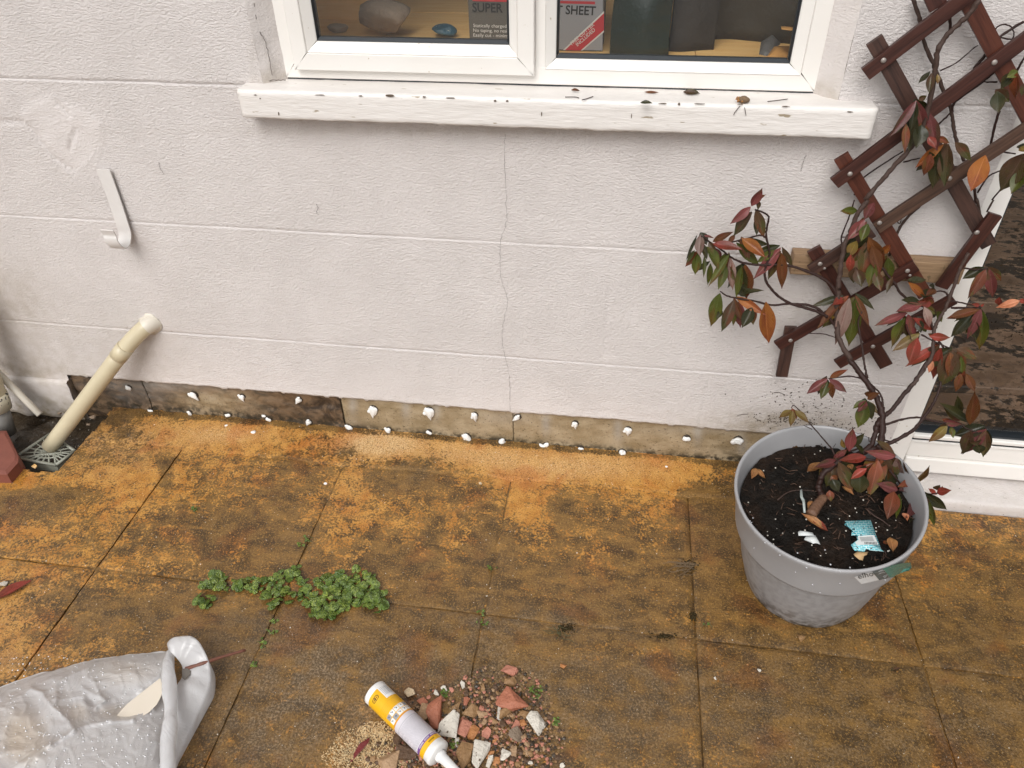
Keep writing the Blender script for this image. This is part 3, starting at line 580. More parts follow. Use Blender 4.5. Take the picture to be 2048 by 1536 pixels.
def step():
    xs = np.arange(1.99, 3.2, .006); prof = [(.04, .031), (.01, .0305), (-.02, .0300), (-.05, .0295), (-.075, .029), (-.081, .0275), (-.083, .022), (-.083, .012), (-.083, 0), (-.082, -.01)]
    V = []
    for x in xs:
        for y, z in prof: V.append((x, y-.0014*float(vn(x, z, 25, 4, 3))-.03*(x-2.15)*0, z+.0009*float(vn(x, y, 30, 5, 3))+.001*float(vn(x, y, 90, 5, 2))))
    n = len(prof); F = [(i*n+k, i*n+k+1, (i+1)*n+k+1, (i+1)*n+k) for i in range(len(xs)-1) for k in range(n-1)]+[tuple(range(n-1, -1, -1))]
    o = obj('door_step', V, F, M['render'], wall); V = np.array(V); t = np.zeros((len(V), 3)); t[:, 0] = .22+.5*np.clip(vn(V[:, 0], V[:, 1], 10, 4, 2), 0, 1)*(V[:, 1] < -.04); t[:, 2] = .75; t[:, 1] = .5; setcol(o, t)
step()

# soil splashed on the wall above the pot
mb_ = MB(); r_ = np.random.default_rng(21)
for i in range(420):
    cx_, cy_, sx, sy = [(1585, 800, 70, 30), (1700, 850, 60, 22), (1620, 845, 60, 14), (1560, 838, 40, 8), (1740, 890, 30, 16)][r_.integers(5)]
    px, py = cx_+sx*r_.normal()*.7, cy_+sy*r_.normal()*.7
    if px > 1800 or py > 862+(px-1500)*.09: continue
    V, F = blob(r_.uniform(.0004, .0016), 1, .5, i % 40); a_ = r_.uniform(0, 3); k_ = r_.uniform(1, 2.4); V = V*[k_, .35, 1]; V = V@np.array([[math.cos(a_), 0, math.sin(a_)], [0, 1, 0], [-math.sin(a_), 0, math.cos(a_)]]); mb_.add(V+WP(px, py, -.0012), F)
for px, py in [(1497, 828), (1510, 836), (1535, 838), (1600, 825), (1630, 812), (1665, 850), (1700, 870), (1690, 800), (1570, 790)]:
    p = WP(px, py, -.0015); q = p+np.array([r_.uniform(-.03, .03), 0, r_.uniform(-.012, .012)]); v_, f_ = tube([p, (p+q)/2+[0, 0, r_.normal()*.003], q], .0007, 4); mb_.add(v_, f_)
kind(mb_.obj('soil_splashes', simple('dried_soil', (.06, .045, .03), (.10, .08, .06), rough=.9), wall), 'stuff')
# ------------------------------------------------ blobs of damp cream in the injection holes
PL = [(386, 792, 9, 0), (483, 795, 7, 1), (597, 801, 8, 1), (256, 776, 7, 3), (300, 822, 5, 3), (378, 826, 5, 2), (455, 831, 6, 3), (527, 832, 5, 3), (536, 839, 6, 3), (617, 845, 6, 1), (697, 856, 7, 0),
      (745, 821, 10, 2), (857, 824, 10, 2), (948, 832, 7, 2), (1034, 836, 7, 1), (776, 861, 7, 1), (857, 865, 7, 3), (932, 875, 9, 2), (1004, 884, 7, 1), (1088, 894, 9, 4), (1149, 849, 7, 2), (1161, 898, 6, 3),
      (1255, 861, 7, 2), (1243, 908, 9, 0), (1329, 918, 6, 3), (1372, 878, 9, 3), (1411, 927, 6, 3), (1475, 881, 9, 5)]
def plugmesh(kd):
    V, F = blob(1, 3 if kd != 3 else 2, .34, 40+kd); V = V.copy()
    if kd in (0, 1, 2, 5):
        low = np.clip(-V[:, 2]-.1, 0, 1); V[:, 2] -= low**1.4*(1.0 if kd == 2 else .55); V[:, 0] *= 1-.75*low; V[:, 0] += low*.5*(1 if kd != 1 else -1)*(.6 if kd == 0 else 1)
    if kd == 3: V[:, 2] *= .7; V += .25*np.stack([vn(V[:, 0], V[:, 2], 3, 5), V[:, 1]*0, vn(V[:, 0], V[:, 2], 3, 8)], 1)
    if kd == 4: V[:, 2] *= .45; V[:, 0] *= 1.35
    if kd == 5: V[:, 1] -= .3*(np.hypot(V[:, 0], V[:, 2]) > .6); V[:, 2] *= .8
    V[:, 1] *= .5; return mesh('cream_plug', V, F, M['cream'])
def plugmesh2(kd):
    me = plugmesh(kd); V = np.array([q.co[:] for q in me.vertices]); F = [list(p.vertices) for p in me.polygons]; r = np.random.default_rng(90+kd); mb = MB(); mb.add(V, F)
    for j in range(1):
        a = r.uniform(0, 6.28); V2, F2 = blob(r.uniform(.4, .6), 2, .25, 60+kd*3+j); mb.add(V2*[1, .6, 1.2]+[math.cos(a)*.75, -.1, math.sin(a)*.75], F2)
    return mesh('cream_plug', mb.v, mb.f, M['cream'])
PM = [plugmesh2(k) for k in range(6)]; hole = simple('drill_hole_shade', (.05, .035, .022), (.03, .02, .012), rough=.7)  # dark blobs set round the plugs, painted as the holes' shade
hv, hf = blob(1, 2, .15, 3); HM = mesh('drill_hole', hv*[1, .25, 1], hf, hole)
L0 = rootloc(wall)
for i, (px, py, r, kd) in enumerate(PL):
    p = WP(px, py, .004)-L0; s = r/1000*1.3
    o = bpy.data.objects.new('cream_plug', PM[kd]); o.location = p; o.scale = (s*random.uniform(.8, 1.25), s*random.uniform(.7, 1.3), s*random.uniform(.85, 1.2)); o.rotation_euler = (0, random.uniform(-.6, .6), 0); link(o, wall)
    h = bpy.data.objects.new('drill_hole', HM); h.location = p+np.array([.001, .004, .001]); h.scale = (s*random.uniform(.9, 1.25),)*3; link(h, wall)
for (px, py, r, lb) in [(507, 864, 9, 'oval white blob of damp cream on the orange paving below the wall'), (453, 851, 7, 'curled white flake of cream at the wall foot left of the oval blob'), (651, 967, 6, 'small white crumb of cream on the joint of two slabs'), (791, 866, 6, 'tiny white cream drip at the wall foot under the heart shaped plugs'), (1333, 933, 5, 'tiny white cream drip on the fillet left of the pot')]:
    V, F = blob(1, 2, .3, px); c = FP(px, py, .009); s = r/1000*.8; V = V*[s, s*.8, s*.4]
    tag(obj('cream_drip', V+c, F, M['cream'], loc=c), lb, 'cream blob')

# =====================================================================================================
# INSIDE THE WINDOW
# =====================================================================================================
def grey(c): return simple('m', (c,)*3)
room = kind(empty('room', (1.0, .3, 0)), 'structure')
M['roomwall'] = simple('pale_room_wall', (.66, .60, .50), rough=.8, sc=3); M['roomfloor'] = simple('room_floor', (.16, .12, .09), rough=.6)  # wall colour lightened to bounce more daylight onto the worktop
MB().box(-.9, 3.6, 2.6, 2.7, -.1, 2.5).box(-1, -.9, .25, 2.7, -.1, 2.5).box(3.6, 3.7, .25, 2.7, -.1, 2.5).box(1.80, 1.85, .25, 2.6, -.1, 2.5).obj('inner_wall', M['roomwall'], room, False)
MB().box(-1, 3.7, .02, 2.7, 2.5, 2.55).obj('ceiling', M['roomwall'], room, False)
MB().box(-1, 1.8, .25, 2.7, -.1, -.05).obj('floor', M['roomfloor'], room, False)
wt = empty('wooden_worktop', (.9, .5, .92), 'orange oak strip worktop behind the left window pane', 'worktop')
wz = .935
ys = [.076, .30, .44, .58, .72, .9, 1.1]
for i in range(6):
    xo = (0, .31, -.22, .45, .1, .6)[i]; segs = [-.3, .2+xo*.4, .75+xo*.5, 1.30+xo*.3, 1.79]
    for a, b in zip(segs[:-1], segs[1:]):
        MB().box(a+.0008, b-.0008, ys[i]+.0008, ys[i+1]-.0008, wz-.03, wz-random.random()*.0006, .0).obj('strip', M['worktop'], wt, False)
def text(name, s, O, R, U, W_, H_, mat, parent, ext=0, fit=True):
    cu = bpy.data.curves.new(name, 'FONT'); cu.body = s; cu.size = 1; cu.resolution_u = 3
    if ext: cu.offset = ext
    to = bpy.data.objects.new(name, cu); COL.objects.link(to); bpy.context.view_layer.update()
    me = bpy.data.meshes.new_from_object(to.evaluated_get(bpy.context.evaluated_depsgraph_get())); bpy.data.objects.remove(to)
    v = np.array([q.co[:2] for q in me.vertices]); f = [list(p.vertices) for p in me.polygons]; bpy.data.meshes.remove(me)
    v = (v-v.min(0))/(v.max(0)-v.min(0)); O, R, U = map(np.asarray, (O, R, U))
    V = O+v[:, :1]*W_*R+v[:, 1:]*H_*U
    return obj(name, V, f, mat, parent, False)
# dust sheet box
yb = .34
def BP(px, py): return WP(px, py, yb)
b0, b1 = BP(938, 60)[0], BP(1206, 60)[0]; bz = BP(1206, 103)[2]
box = empty('cardboard_box', (b0, yb, wz), 'grey printed box with red stripes standing on the worktop behind the middle of the window', 'box')
M['boxdark'] = simple('dark_grey_card', (.10, .092, .080), rough=.4, bump=.05); M['boxgrey'] = simple('mid_grey_card', (.30, .30, .31), (.24, .24, .25), rough=.4, sc=12, bump=.05)
M['red'] = simple('red_print', (.50, .02, .03), rough=.4, bump=0); M['ink'] = simple('black_print', (.01, .01, .01), rough=.4, bump=0); M['paleink'] = simple('pale_print', (.72, .70, .66), rough=.5, bump=0)
MB().box(b0, b1, yb+.001, yb+.10, bz, bz+.40, .002).obj('carton', M['boxdark'], box)
e = .0004
def plate(name, pts, m, y, parent): obj(name, [(*(WP(px, py, yb)[:1]), y, WP(px, py, yb)[2]) for px, py in pts], [tuple(range(len(pts)))], m, parent, False)
plate('grey_panel', [(1062, -160), (1207, -150), (1205, 101), (1062, 97)], M['boxgrey'], yb-e, box)
plate('red_stripe', [(945, -3), (1190, 3), (1190, 8.5), (945, 2)], M['red'], yb-2*e, box)
plate('red_stripe', [(945, -9), (1190, -4), (1190, -1), (945, -6)], M['red'], yb-2*e, box)
def tl(s, pa, pb, hpx, m, ext=0):
    A = BP(*pa); B = BP(*pb); R = (B-A); w = np.linalg.norm(R); R = R/w; U = np.array([-R[2], 0, R[0]]); h = hpx*w/max(1, math.dist(pa, pb)); A = A.copy(); A[1] = yb-3*e
    text('printed_text', s, A, R, U, w, h, m, box, ext)
tl('SUPER', (945, 24), (1006, 25.5), 17, M['ink'], .02); tl('SHEET', (1131, 28.5), (1191, 31), 17, M['ink'], .02); tl('T', (1112, 28), (1125, 28.5), 16, M['ink'], .02)
tl('Statically charged - no', (947, 56), (1032, 58), 8, M['paleink']); tl('No taping, no residue', (947, 65.5), (1028, 67.5), 8, M['paleink']); tl('Easily cut - minimal', (947, 75), (1022, 77), 8, M['paleink'])
plate('banner_border', [(1208, 22), (1208, 64), (1165, 101), (1126, 100)], M['paleink'], yb-2*e, box)
plate('red_banner', [(1208, 26), (1208, 60), (1161, 101), (1130, 100)], M['red'], yb-3*e, box)
A, B = BP(1148, 95), BP(1193, 55); R = B-A; w = np.linalg.norm(R); R /= w; U = np.array([-R[2], 0, R[0]])
A = A.copy(); A[1] = yb-4*e; text('printed_text', 'FREE CUTTER', A+U*.0065, R, U, w, w*.125, M['paleink'], box, .01)
text('printed_text', 'INCLUDED', A+R*.008-U*.0035, R, U, w*.80, w*.125, M['paleink'], box, .01)
# stones on the worktop
M['stone'] = simple('grey_brown_stone', (.36, .27, .19), (.22, .16, .115), rough=.7, sc=22, bs=70, bump=.8, bd=.006)
M['bluestone'] = simple('blue_black_mineral', (.03, .035, .03), (.03, .13, .20), rough=.35, sc=30, bs=90, bump=.7, bd=.004, spots=(.5, .45, .3), spot_sc=120, spot_t=.66)
def rock(name, pxl, pxr, pyb, pyt, m, label, seed, cat='stone', dep=.8, sub=2, tiltx=0):
    cb = FP((pxl+pxr)/2, pyb, wz); y = cb[1]+.02; L_ = WP(pxl, (pyb+pyt)/2, y); R_ = WP(pxr, (pyb+pyt)/2, y); T_ = WP((pxl+pxr)/2, pyt, y+.02)
    w = (R_[0]-L_[0])/2; h = max(.01, (T_[2]-wz)/2); V, F = blob(1, 3, .10, seed); r = np.random.default_rng(seed)
    for k in range(12):                               # flat facets
        nrm = r.normal(size=3); nrm /= np.linalg.norm(nrm); d = r.uniform(.62, .9); q = V@nrm; V = V-np.clip(q-d, 0, 9)[:, None]*nrm
    V = V*[w*1.12, w*dep, h*1.12]; V[:, 2] = np.maximum(V[:, 2], -h); c = np.array([(L_[0]+R_[0])/2, y+w*dep*.4, wz+h]); b_ = c-[0, 0, h]
    return tag(obj(name, V+c, F, m, loc=b_), label, cat)
rock('stone', 706, 818, 79, 3, M['stone'], 'large angular grey brown stone on the worktop behind the left pane', 5)
rock('stone', 864, 910, 79, 47, M['bluestone'], 'small blue and black glittery mineral beside the big grey stone', 9)
rock('stone', 655, 694, 70, 52, simple('pale_quartz', (.42, .32, .22), (.25, .19, .14), rough=.5, sc=40, bump=.6), 'small pale pointed stone in the left corner of the left pane', 12)
MB().box(.20, .575, .62, .68, .62+.0, 1.5).obj('window_dressing', M['worktop'], room, False)
# dark green sack and folded cloth behind the right pane
M['greensack'] = simple('dark_green_plastic', (.0015, .009, .006), (.004, .018, .012), rough=.35, sc=14, bs=25, bump=.5, bd=.01)
M['olive'] = simple('brown_olive_cloth', (.022, .015, .006), (.045, .033, .015), rough=.7, sc=8, bs=30, bump=.5, bd=.01)
M['greybrown'] = simple('grey_brown_cloth', (.012, .009, .006), (.026, .02, .015), rough=.7, sc=8, bs=30, bump=.5, bd=.01)
def drape(name, px0, px1, y, m, label, cat, amp, freq, seed):
    x0 = WP(px0, 60, y)[0]; x1 = WP(px1, 60, y)[0]; xs = np.linspace(x0, x1, 30); zs = np.linspace(wz-.0005, wz+.55, 24); V = []
    for z in zs:
        for x in xs: V.append((x+.008*float(vn(z, x, 6, seed)), y+amp*math.sin((x-x0)*freq+seed)+.01*float(vn(x, z, 12, seed, 2)), z))
    n = len(V); V += [(a, b+.05, c) for a, b, c in V]; F = grid(30, 24); F += [tuple(i+n for i in q[::-1]) for q in grid(30, 24)]
    rim = [i for i in range(30)]+[j*30+29 for j in range(1, 24)]+[23*30+i for i in range(28, -1, -1)]+[j*30 for j in range(22, 0, -1)]
    F += [(rim[i], rim[(i+1) % len(rim)], rim[(i+1) % len(rim)]+n, rim[i]+n)[::-1] for i in range(len(rim))]
    return tag(obj(name, V, F, m, loc=(x0, y, wz)), label, cat)
drape('plastic_sack', 1222, 1342, .30, M['greensack'], 'dark green plastic sack leaning upright just right of the printed box', 'sack', .012, 34, 2)
drape('folded_cloth', 1340, 1432, .37, M['greybrown'], 'dark grey brown cloth hanging between the green sack and the olive cloth', 'cloth', .015, 30, 4)
drape('folded_cloth', 1428, 1600, .46, M['olive'], 'olive brown cloth filling the right side of the right window pane', 'cloth', .016, 22, 7)
def paper(name, pts, m, label, cat='paper', z=wz+.001, lift=.012):
    P = np.array([FP(px, py, z) for px, py in pts]); c = P.mean(0); k = len(P); V = [tuple(c+[0, 0, lift])]+[tuple(p) for p in P]+[tuple(p-[0, 0, .0008]) for p in P]
    F = [(0, 1+i, 1+(i+1) % k) for i in range(k)]+[(1+i, 1+k+i, 1+k+(i+1) % k, 1+(i+1) % k) for i in range(k)]
    return tag(obj(name, V, F, m, loc=tuple(c)), label, cat)
M['orangepaper'] = simple('orange_card', (.70, .36, .11), (.58, .28, .08), rough=.6)
paper('orange_card', [(1532, 116), (1545, 92), (1582, 92), (1577, 120), (1534, 119)], M['orangepaper'], 'folded orange card low in the right corner of the right pane')
paper('white_wrapper', [(1518, 108), (1522, 84), (1540, 68), (1566, 68), (1560, 88), (1536, 112)], simple('crumpled_pale_film', (.16, .15, .14), (.09, .085, .08), rough=.4, bs=60, bump=.8, bd=.006), 'crumpled grey wrapper beside the folded orange card', lift=.018)
paper('orange_strip', [(1562, 52), (1563, 58), (1589, 61), (1590, 54)], M['orangepaper'], 'narrow orange strip above the folded orange card', z=wz+.06, lift=.002)

# behind the glazed door: added floor and boards coloured like the glass reflection
def mat_door_reflection():
    n = N('door_reflection_tones'); v = n.map((1, 1.5, 1)); a = n.noise(5.5, 6, v, .62, .3); b_ = n.noise(38, 5, v, .7)
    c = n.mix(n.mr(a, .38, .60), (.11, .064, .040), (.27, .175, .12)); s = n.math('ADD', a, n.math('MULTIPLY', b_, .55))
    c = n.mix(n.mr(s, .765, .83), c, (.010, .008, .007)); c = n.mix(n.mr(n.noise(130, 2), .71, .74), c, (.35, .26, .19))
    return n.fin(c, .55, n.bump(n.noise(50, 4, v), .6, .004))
M['door_reflection'] = mat_door_reflection()
hall = kind(obj('door_reflection_floor', [(1.86, .05, .06), (3.6, .05, .06), (3.6, 2.6, .06), (1.86, 2.6, .06)], [(0, 1, 2, 3)], M['door_reflection'], smooth=False), 'structure')
M['board'] = mat_wood('reflected_brown_board', (.21, .125, .07), (.115, .065, .04), .6)
for k, (y0, y1, z1, lb) in enumerate([(.30, .42, .085, 'added brown board standing in for reflected timber, nearest the glazed door'), (.74, .86, .10, 'added brown board standing in for reflected timber, farther behind the glazed door')]):
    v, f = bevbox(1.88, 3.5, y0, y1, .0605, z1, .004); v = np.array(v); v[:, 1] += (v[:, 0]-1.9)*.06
    tag(obj('reflection_board', v, f, M['door_reflection'], loc=(1.9, y0, .06)), lb, 'board')

# =====================================================================================================
# FIXINGS AND PIPES
# =====================================================================================================
def hook():
    x0, x1 = .0715, .1035; t = empty('wall_hook', (.087, 0, .57), 'white painted flat metal hook curling up from the wall below the patched plaster', 'hook')
    zt_, zb = .746, .600; prof = [(-.0035, zt_), (-.0036, .69), (-.0045, .655)]
    cy_, cz_, R_ = -.0345, .598, .028
    prof += [(-.0062, .62)]
    for k in range(0, 15): a = math.pi*(k/14)*1.12; prof.append((cy_+R_*math.cos(a), cz_-R_*math.sin(a)*1.15))
    prof.append((prof[-1][0]-.004, prof[-1][1]+.014)); P = catmull([(0, y, z) for y, z in prof], 3); T = np.gradient(P, axis=0); T /= np.linalg.norm(T, axis=1)[:, None]
    nrm = np.stack([T[:, 0]*0, -T[:, 2], T[:, 1]], 1)*-1; V = []; n = len(P)
    for i in range(n):
        wv = 1.; 
        for (xx, s) in ((x0, 0), (x1, 0), (x1, 1), (x0, 1)): V.append((xx+.0012*math.sin(i*.2), P[i][1]-.003+nrm[i][1]*.0028*s, P[i][2]+nrm[i][2]*.0028*s))
    F = [(4*i+a, 4*i+(a+1) % 4, 4*i+4+(a+1) % 4, 4*i+4+a) for i in range(n-1) for a in range(4)]+[(0, 3, 2, 1), tuple(4*(n-1)+k for k in range(4))]
    o = obj('strap', V, F, M['hook'], t, False)
    for px, py in ((213, 348), (232, 397)):
        c = WP(px, py, -.006); V, F = blob(1, 2, .05, 3); obj('screw_head', V*[.0042, .0022, .0042]+c, F, M['hook'], t)
hook()
def pipes():
    a = np.array([.082, .03, .322]); b = np.array([-.268, -.152, -.012])
    t = empty('waste_pipe', b, 'cream plastic waste pipe slanting from the wall down onto the gully grate', 'pipe')
    mid = WP(246, 697, -.03); elbow = WP(285, 660, 0.0)
    path = catmull([a, WP(298, 650, -.008), WP(272, 672, -.028), WP(246, 702, -.05)], 8)
    v, f = tube(path, .0215, 20); obj('elbow', v, f, M['pipe'], t); v, f = tube(path[:11]+rng.normal(size=(11, 3))*.0002, np.linspace(.0224, .0217, 11), 20, False); obj('painted_end', v, f, M['pipewhite'], t)
    p0 = WP(247, 700, -.049); p1 = b; d = (p1-p0)/np.linalg.norm(p1-p0)
    v, f = tube([p0-d*.012, p0-d*.0118, p0+d*.028, p0+d*.0282], [.0217, .0229, .0229, .0216], 24); obj('collar', v, f, M['pipe'], t)
    v, f = tube([p0+(p1-p0)*k/8 for k in range(9)], .0215, 24, True); obj('straight_pipe', v, f, M['pipe'], t)
    v, f = tube([WP(303, 646, -.006), WP(303, 646, -.006)+np.array([.004, .007, .004])], [.0265, .024], 16, False)
    # ragged paint collar where it enters the wall
    c = WP(301, 648, -.001); V, F = blob(1, 3, .3, 8); obj('paint_collar', V*[.030, .006, .031]+c, F, M['pipewhite'], t)
    # thin white overflow pipe
    q0, q1 = WP(-60, 690, -.02), WP(80, 829, -.075)
    v, f = tube([q0, q0*.5+q1*.5, q1, q1+(q1-q0)*.002], [.0095, .0095, .0095, .0085], 14); tag(obj('overflow_pipe', v, f, M['pipewhite'], loc=tuple(q1)), 'thin white pipe lying against the plinth above the gully', 'pipe')
    # large cream soil pipe at the left edge
    q1 = WP(-8, 815, -.10); q0 = WP(-100, 560, -.06); n = 8
    m = simple('cream_pipe_flaking', (.70, .66, .52), (.62, .57, .43), rough=.35, sc=20, bump=.1, spots=(.012, .012, .012), spot_sc=95, spot_t=.60)
    so = empty('soil_pipe', q1, 'large cream pipe end with black specks at the left edge', 'pipe')
    v, f = tube(catmull([np.array([q0[0]-.03, q0[1], 2.45]), np.array([q0[0]-.03, q0[1], 1.2]), q0+[-.028, 0, .12], q0, q0*.5+q1*.5, q1], 6), .036, 24); obj('pipe_wall', v, f, M['pipe'], so)
    dd = (q1-q0)/np.linalg.norm(q1-q0); v, f = tube([q1-dd*.045, q1-dd*.044, q1+dd*.004, q1+dd*.004], [.036, .0385, .0385, .034], 24); obj('socket', v, f, m, so)
    v, f = tube([q1+dd*.003, q1+dd*.07+np.array([0, 0, -.02])], [.030, .026], 18); obj('spigot', v, f, simple('grey_plastic', (.26, .25, .23), (.17, .16, .15), rough=.3), so)
pipes()
# gully grate
def grate():
    A, B, Cc, D = FP(30, 918, -.022), FP(100, 868, -.022), FP(150, 902, -.022), FP(112, 930, -.022)
    t = empty('gully_grate', (A+Cc)/2, 'grey plastic drain grate with cobweb shaped bars under the end of the waste pipe', 'drain grate')
    A[2] += .004; m = MB()
    def bar(p, q, r=.0026): v, f = tube([p, q], r, 6); m.add(v, f)
    for p, q in ((A, B), (B, Cc), (Cc, D), (D, A)): bar(p, q, .0045)
    m.obj('frame', M['grate'], t); m = MB(); ctr = (A+B+Cc+D)/4
    def L(u, v): return A*(1-u)*(1-v)+B*(1-u)*v+D*u*(1-v)+Cc*u*v
    bar(A, Cc); bar(B, D)
    for k in range(1, 6): bar(L(k/6, 0), ctr+(Cc-A)*.0); bar(L(k/6, 1), ctr); 
    for k in (1, 2, 3, 4): bar(L(0, k/5), ctr, .002); bar(L(1, k/5), ctr, .002)
    for R_ in (.32, .62):
        P = [ctr+((L(.5+.5*math.cos(a), .5+.5*math.sin(a))-ctr)*R_) for a in np.linspace(0, 2*math.pi, 26)]; v, f = tube(P, .0024, 6, False); m.add(v, f)
    m.obj('bars', M['grate'], t)
    m = MB()
    for p, q in ((A, D), (D, Cc)): m.add([tuple(p), tuple(q), tuple(q-[0, 0, .03]), tuple(p-[0, 0, .03])], [(0, 1, 2, 3)])
    m.obj('skirt', M['grate'], t, False)
grate()
# broken red terracotta at the left edge
def terracotta():
    top = [FP(px, py, .030) for px, py in ((-70, 862), (12, 862), (38, 912), (36, 925), (14, 950), (-60, 948))]
    c = np.mean(top, 0); bot = [np.array([p[0]*1.0, p[1], -.02]) for p in top]; k = len(top)
    V = [p+rng.normal(size=3)*.001 for p in top]+[c*.15+np.array(p)*.85+[0, 0, .004] for p in top]+bot
    F = [tuple(range(k, 2*k))]+[(i, (i+1) % k, k+(i+1) % k, k+i) for i in range(k)]+[(2*k+i, 2*k+(i+1) % k, (i+1) % k, i) for i in range(k)]
    tag(obj('terracotta_piece', V, F, M['brick'], smooth=False, loc=(c[0], c[1], -.02)), 'broken red terracotta block beside the gully at the left edge', 'brick')
terracotta()
def smallrock(px, py, r, seed, m, flat=.7, z=-.0):
    V, F = chunk(seed); c = FP(px, py, z); s = r/1000; return V*[s, s*.9, s*flat]+c+[0, 0, s*flat*.6], F, c
for i, (px, py, r, m, lb) in enumerate([(186, 838, 10, 'stone', 'pale tan stone wedged in the gully beside the pipe, the upper of two'), (178, 852, 8, 'stone', 'pale tan stone wedged in the gully beside the pipe, the lower of two'), (120, 828, 6, 'stone', 'tiny pale chip on the mossy plinth edge'), (70, 935, 8, 'worktop', 'small orange stone just in front of the gully grate')]):
    V, F, c = smallrock(px, py, r, 70+i, None, z=-.012 if i != 2 else .0); tag(obj('small_stone', V, F, M[m], smooth=False, loc=tuple(c)), lb, 'stone')
m = MB()
for i in range(60):
    px, py = random.uniform(95, 185), random.uniform(800, 905); V, F = blob(random.uniform(.0015, .0045), 1, .3, i); m.add(V*[1, 1, .7]+FP(px, py, -.034), F)
kind(m.obj('gully_debris', simple('wet_glossy_debris', (.25, .22, .17), (.05, .04, .03), rough=.2, sc=120), smooth=True), 'stuff')

# =====================================================================================================
# TRELLIS
# =====================================================================================================
tre = empty('trellis', (1.75, -.035, .40), 'expanding diamond trellis of red brown stained wooden slats on the wall right of the window', 'trellis')
def slat(pa, pb, y, m, w=.0252, th=.009, tipdrop=0, w2=None):
    A = WP(*pa, y); B = WP(*pb, y+tipdrop); d = B-A; L = np.linalg.norm(d); d /= L; s = np.cross(d, [0, -1, 0]); s /= np.linalg.norm(s); n = np.cross(s, d)
    v, f = bevbox(0, L, -w/2, w/2, -th/2, th/2, .0012); v = np.array(v); j = random.random()*9
    # local-length coordinates baked straight into the object so that grain follows the slat
    me = mesh('slat', v, f, M[m], False); o = bpy.data.objects.new('slat', me)
    mw = Matrix(((d[0], s[0], n[0], A[0]), (d[1], s[1], n[1], A[1]), (d[2], s[2], n[2], A[2]), (0, 0, 0, 1)))
    mw.translation = Vector(A)-Vector(rootloc(tre)); link(o, tre); o.matrix_local = mw; return o
YF, YB = -.052, -.0405
for a, b, m, yy in [((1730, 148), (1975, -40), 'trellis', YF), ((1668, 366), (2095, 45), 'trellis', YF), ((1752, 456), (2075, 243), 'trellis_end', YF), ((1621, 541), (1745, 462), 'trellis_dark', YF),
                    ((1554, 691), (1832, 530), 'trellis', YF), ((1674, 728), (1908, 597), 'trellis', YF)]: slat(a, b, yy, m)
slat((1991, 428), (1882, 574), YF, 'trellis'); slat((1582, 653), (1563, 752), YB, 'trellis_dark', .026)
for a, b, m in [((1748, 79), (1977, 490), 'trellis_dark'), ((1682, 312), (1850, 590), 'trellis_red'), ((1627, 497), (1772, 731), 'trellis'), ((1916, -40), (2068, 252), 'trellis_red'), ((1855, -35), (1876, 14), 'trellis')]: slat(a, b, YB, m, .028)
for px, py in [(1767, 121), (1989, 125), (1700, 348), (1640, 528), (1759, 446), (1899, 357), (1815, 542), (1581, 681), (1746, 693), (1954, 465)]:
    c = WP(px, py, YF-.0052); V, F = blob(1, 2, .02, 3); obj('rivet', V*[.0048, .0022, .0048]+c, F, M['rivet'], tre)
for px, py in [(1649, 537), (1820, 551)]:
    c = WP(px, py, YF-.0050); V, F = blob(1, 2, .02, 3); obj('screw', V*[.003, .0014, .003]+c, F, M['rivet'], tre)
v, f = bevbox(1.616, 1.951, -.034, -.0015, .594, .640, .002); v = np.array(v); v[:, 2] += -.006*(v[:, 0]-1.62)
bt = obj('baton', v, f, M['baton'], tre)

# =====================================================================================================
# POT
# =====================================================================================================
RIM = np.array([1.695, -.392, .319]); BAS = np.array([1.720, -.350, .012]); ax = (RIM-BAS); HT = np.linalg.norm(ax); ax /= HT
xa = np.cross([0, 1, 0], ax); xa /= np.linalg.norm(xa); ya = np.cross(ax, xa)
pot = empty('flower_pot', BAS, 'large matt grey round plastic pot of compost with a peeling brand sticker', 'pot')
def PT(r, a, h): return BAS+xa*r*math.cos(a)+ya*r*math.sin(a)+ax*h
OUT = [(.112, 0), (.120, .0), (.1245, .006), (.131, .03), (.1435, .10), (.1520, .17), (.1565, .2085), (.1568, .2110), (.1640, .2115), (.1652, .2125), (.1656, .217), (.1680, .25), (.1712, .285), (.1738, .300), (.1760, .313), (.1762, .318), (.1745, .3212)]
INN = [(.1712, .3208), (.1690, .316), (.1660, .290), (.158, .25), (.153, .22), (.148, .15)]
def lathe(prof, seg=96):
    V = []; F = []; n = len(prof)
    for k in range(seg):
        a = 2*math.pi*k/seg
        for r, h in prof: V.append(PT(r, a, h*HT/.3212))
    for k in range(seg):
        for i in range(n-1): F.append((k*n+i, ((k+1) % seg)*n+i, ((k+1) % seg)*n+i+1, k*n+i+1))
    return V, F
_m = MB()
for pr in (OUT[:8], OUT[7:9], OUT[8:]+INN): _m.add(*lathe(pr))
_m.obj('shell', M['potgrey'], pot)
v, f = lathe([(.0, .012), (.118, .0)]); obj('pot_base', v, f, M['potgrey'], pot)
SH = .262
def soil():
    V = [BAS+ax*(SH)]; F = []; rings = 34; seg = 120
    for i in range(1, rings+1):
        r = .1595*i/rings
        for k in range(seg):
            a = 2*math.pi*k/seg; x, y = r*math.cos(a), r*math.sin(a)
            h = SH+.006*float(vn(x, y, 14, 3, 2))+.0045*float(vn(x, y, 60, 4, 3))+.0035*float(vn(x, y, 170, 9, 2))+.010*(1-(r/.16)**2)
            V.append(PT(r, a, h))
    for k in range(seg): F.append((0, 1+k, 1+(k+1) % seg))
    for i in range(rings-1):
        for k in range(seg): F.append((1+i*seg+k, 1+(i+1)*seg+k, 1+(i+1)*seg+(k+1) % seg, 1+i*seg+(k+1) % seg))
    obj('compost', V, F, M['soil'], pot)
soil()
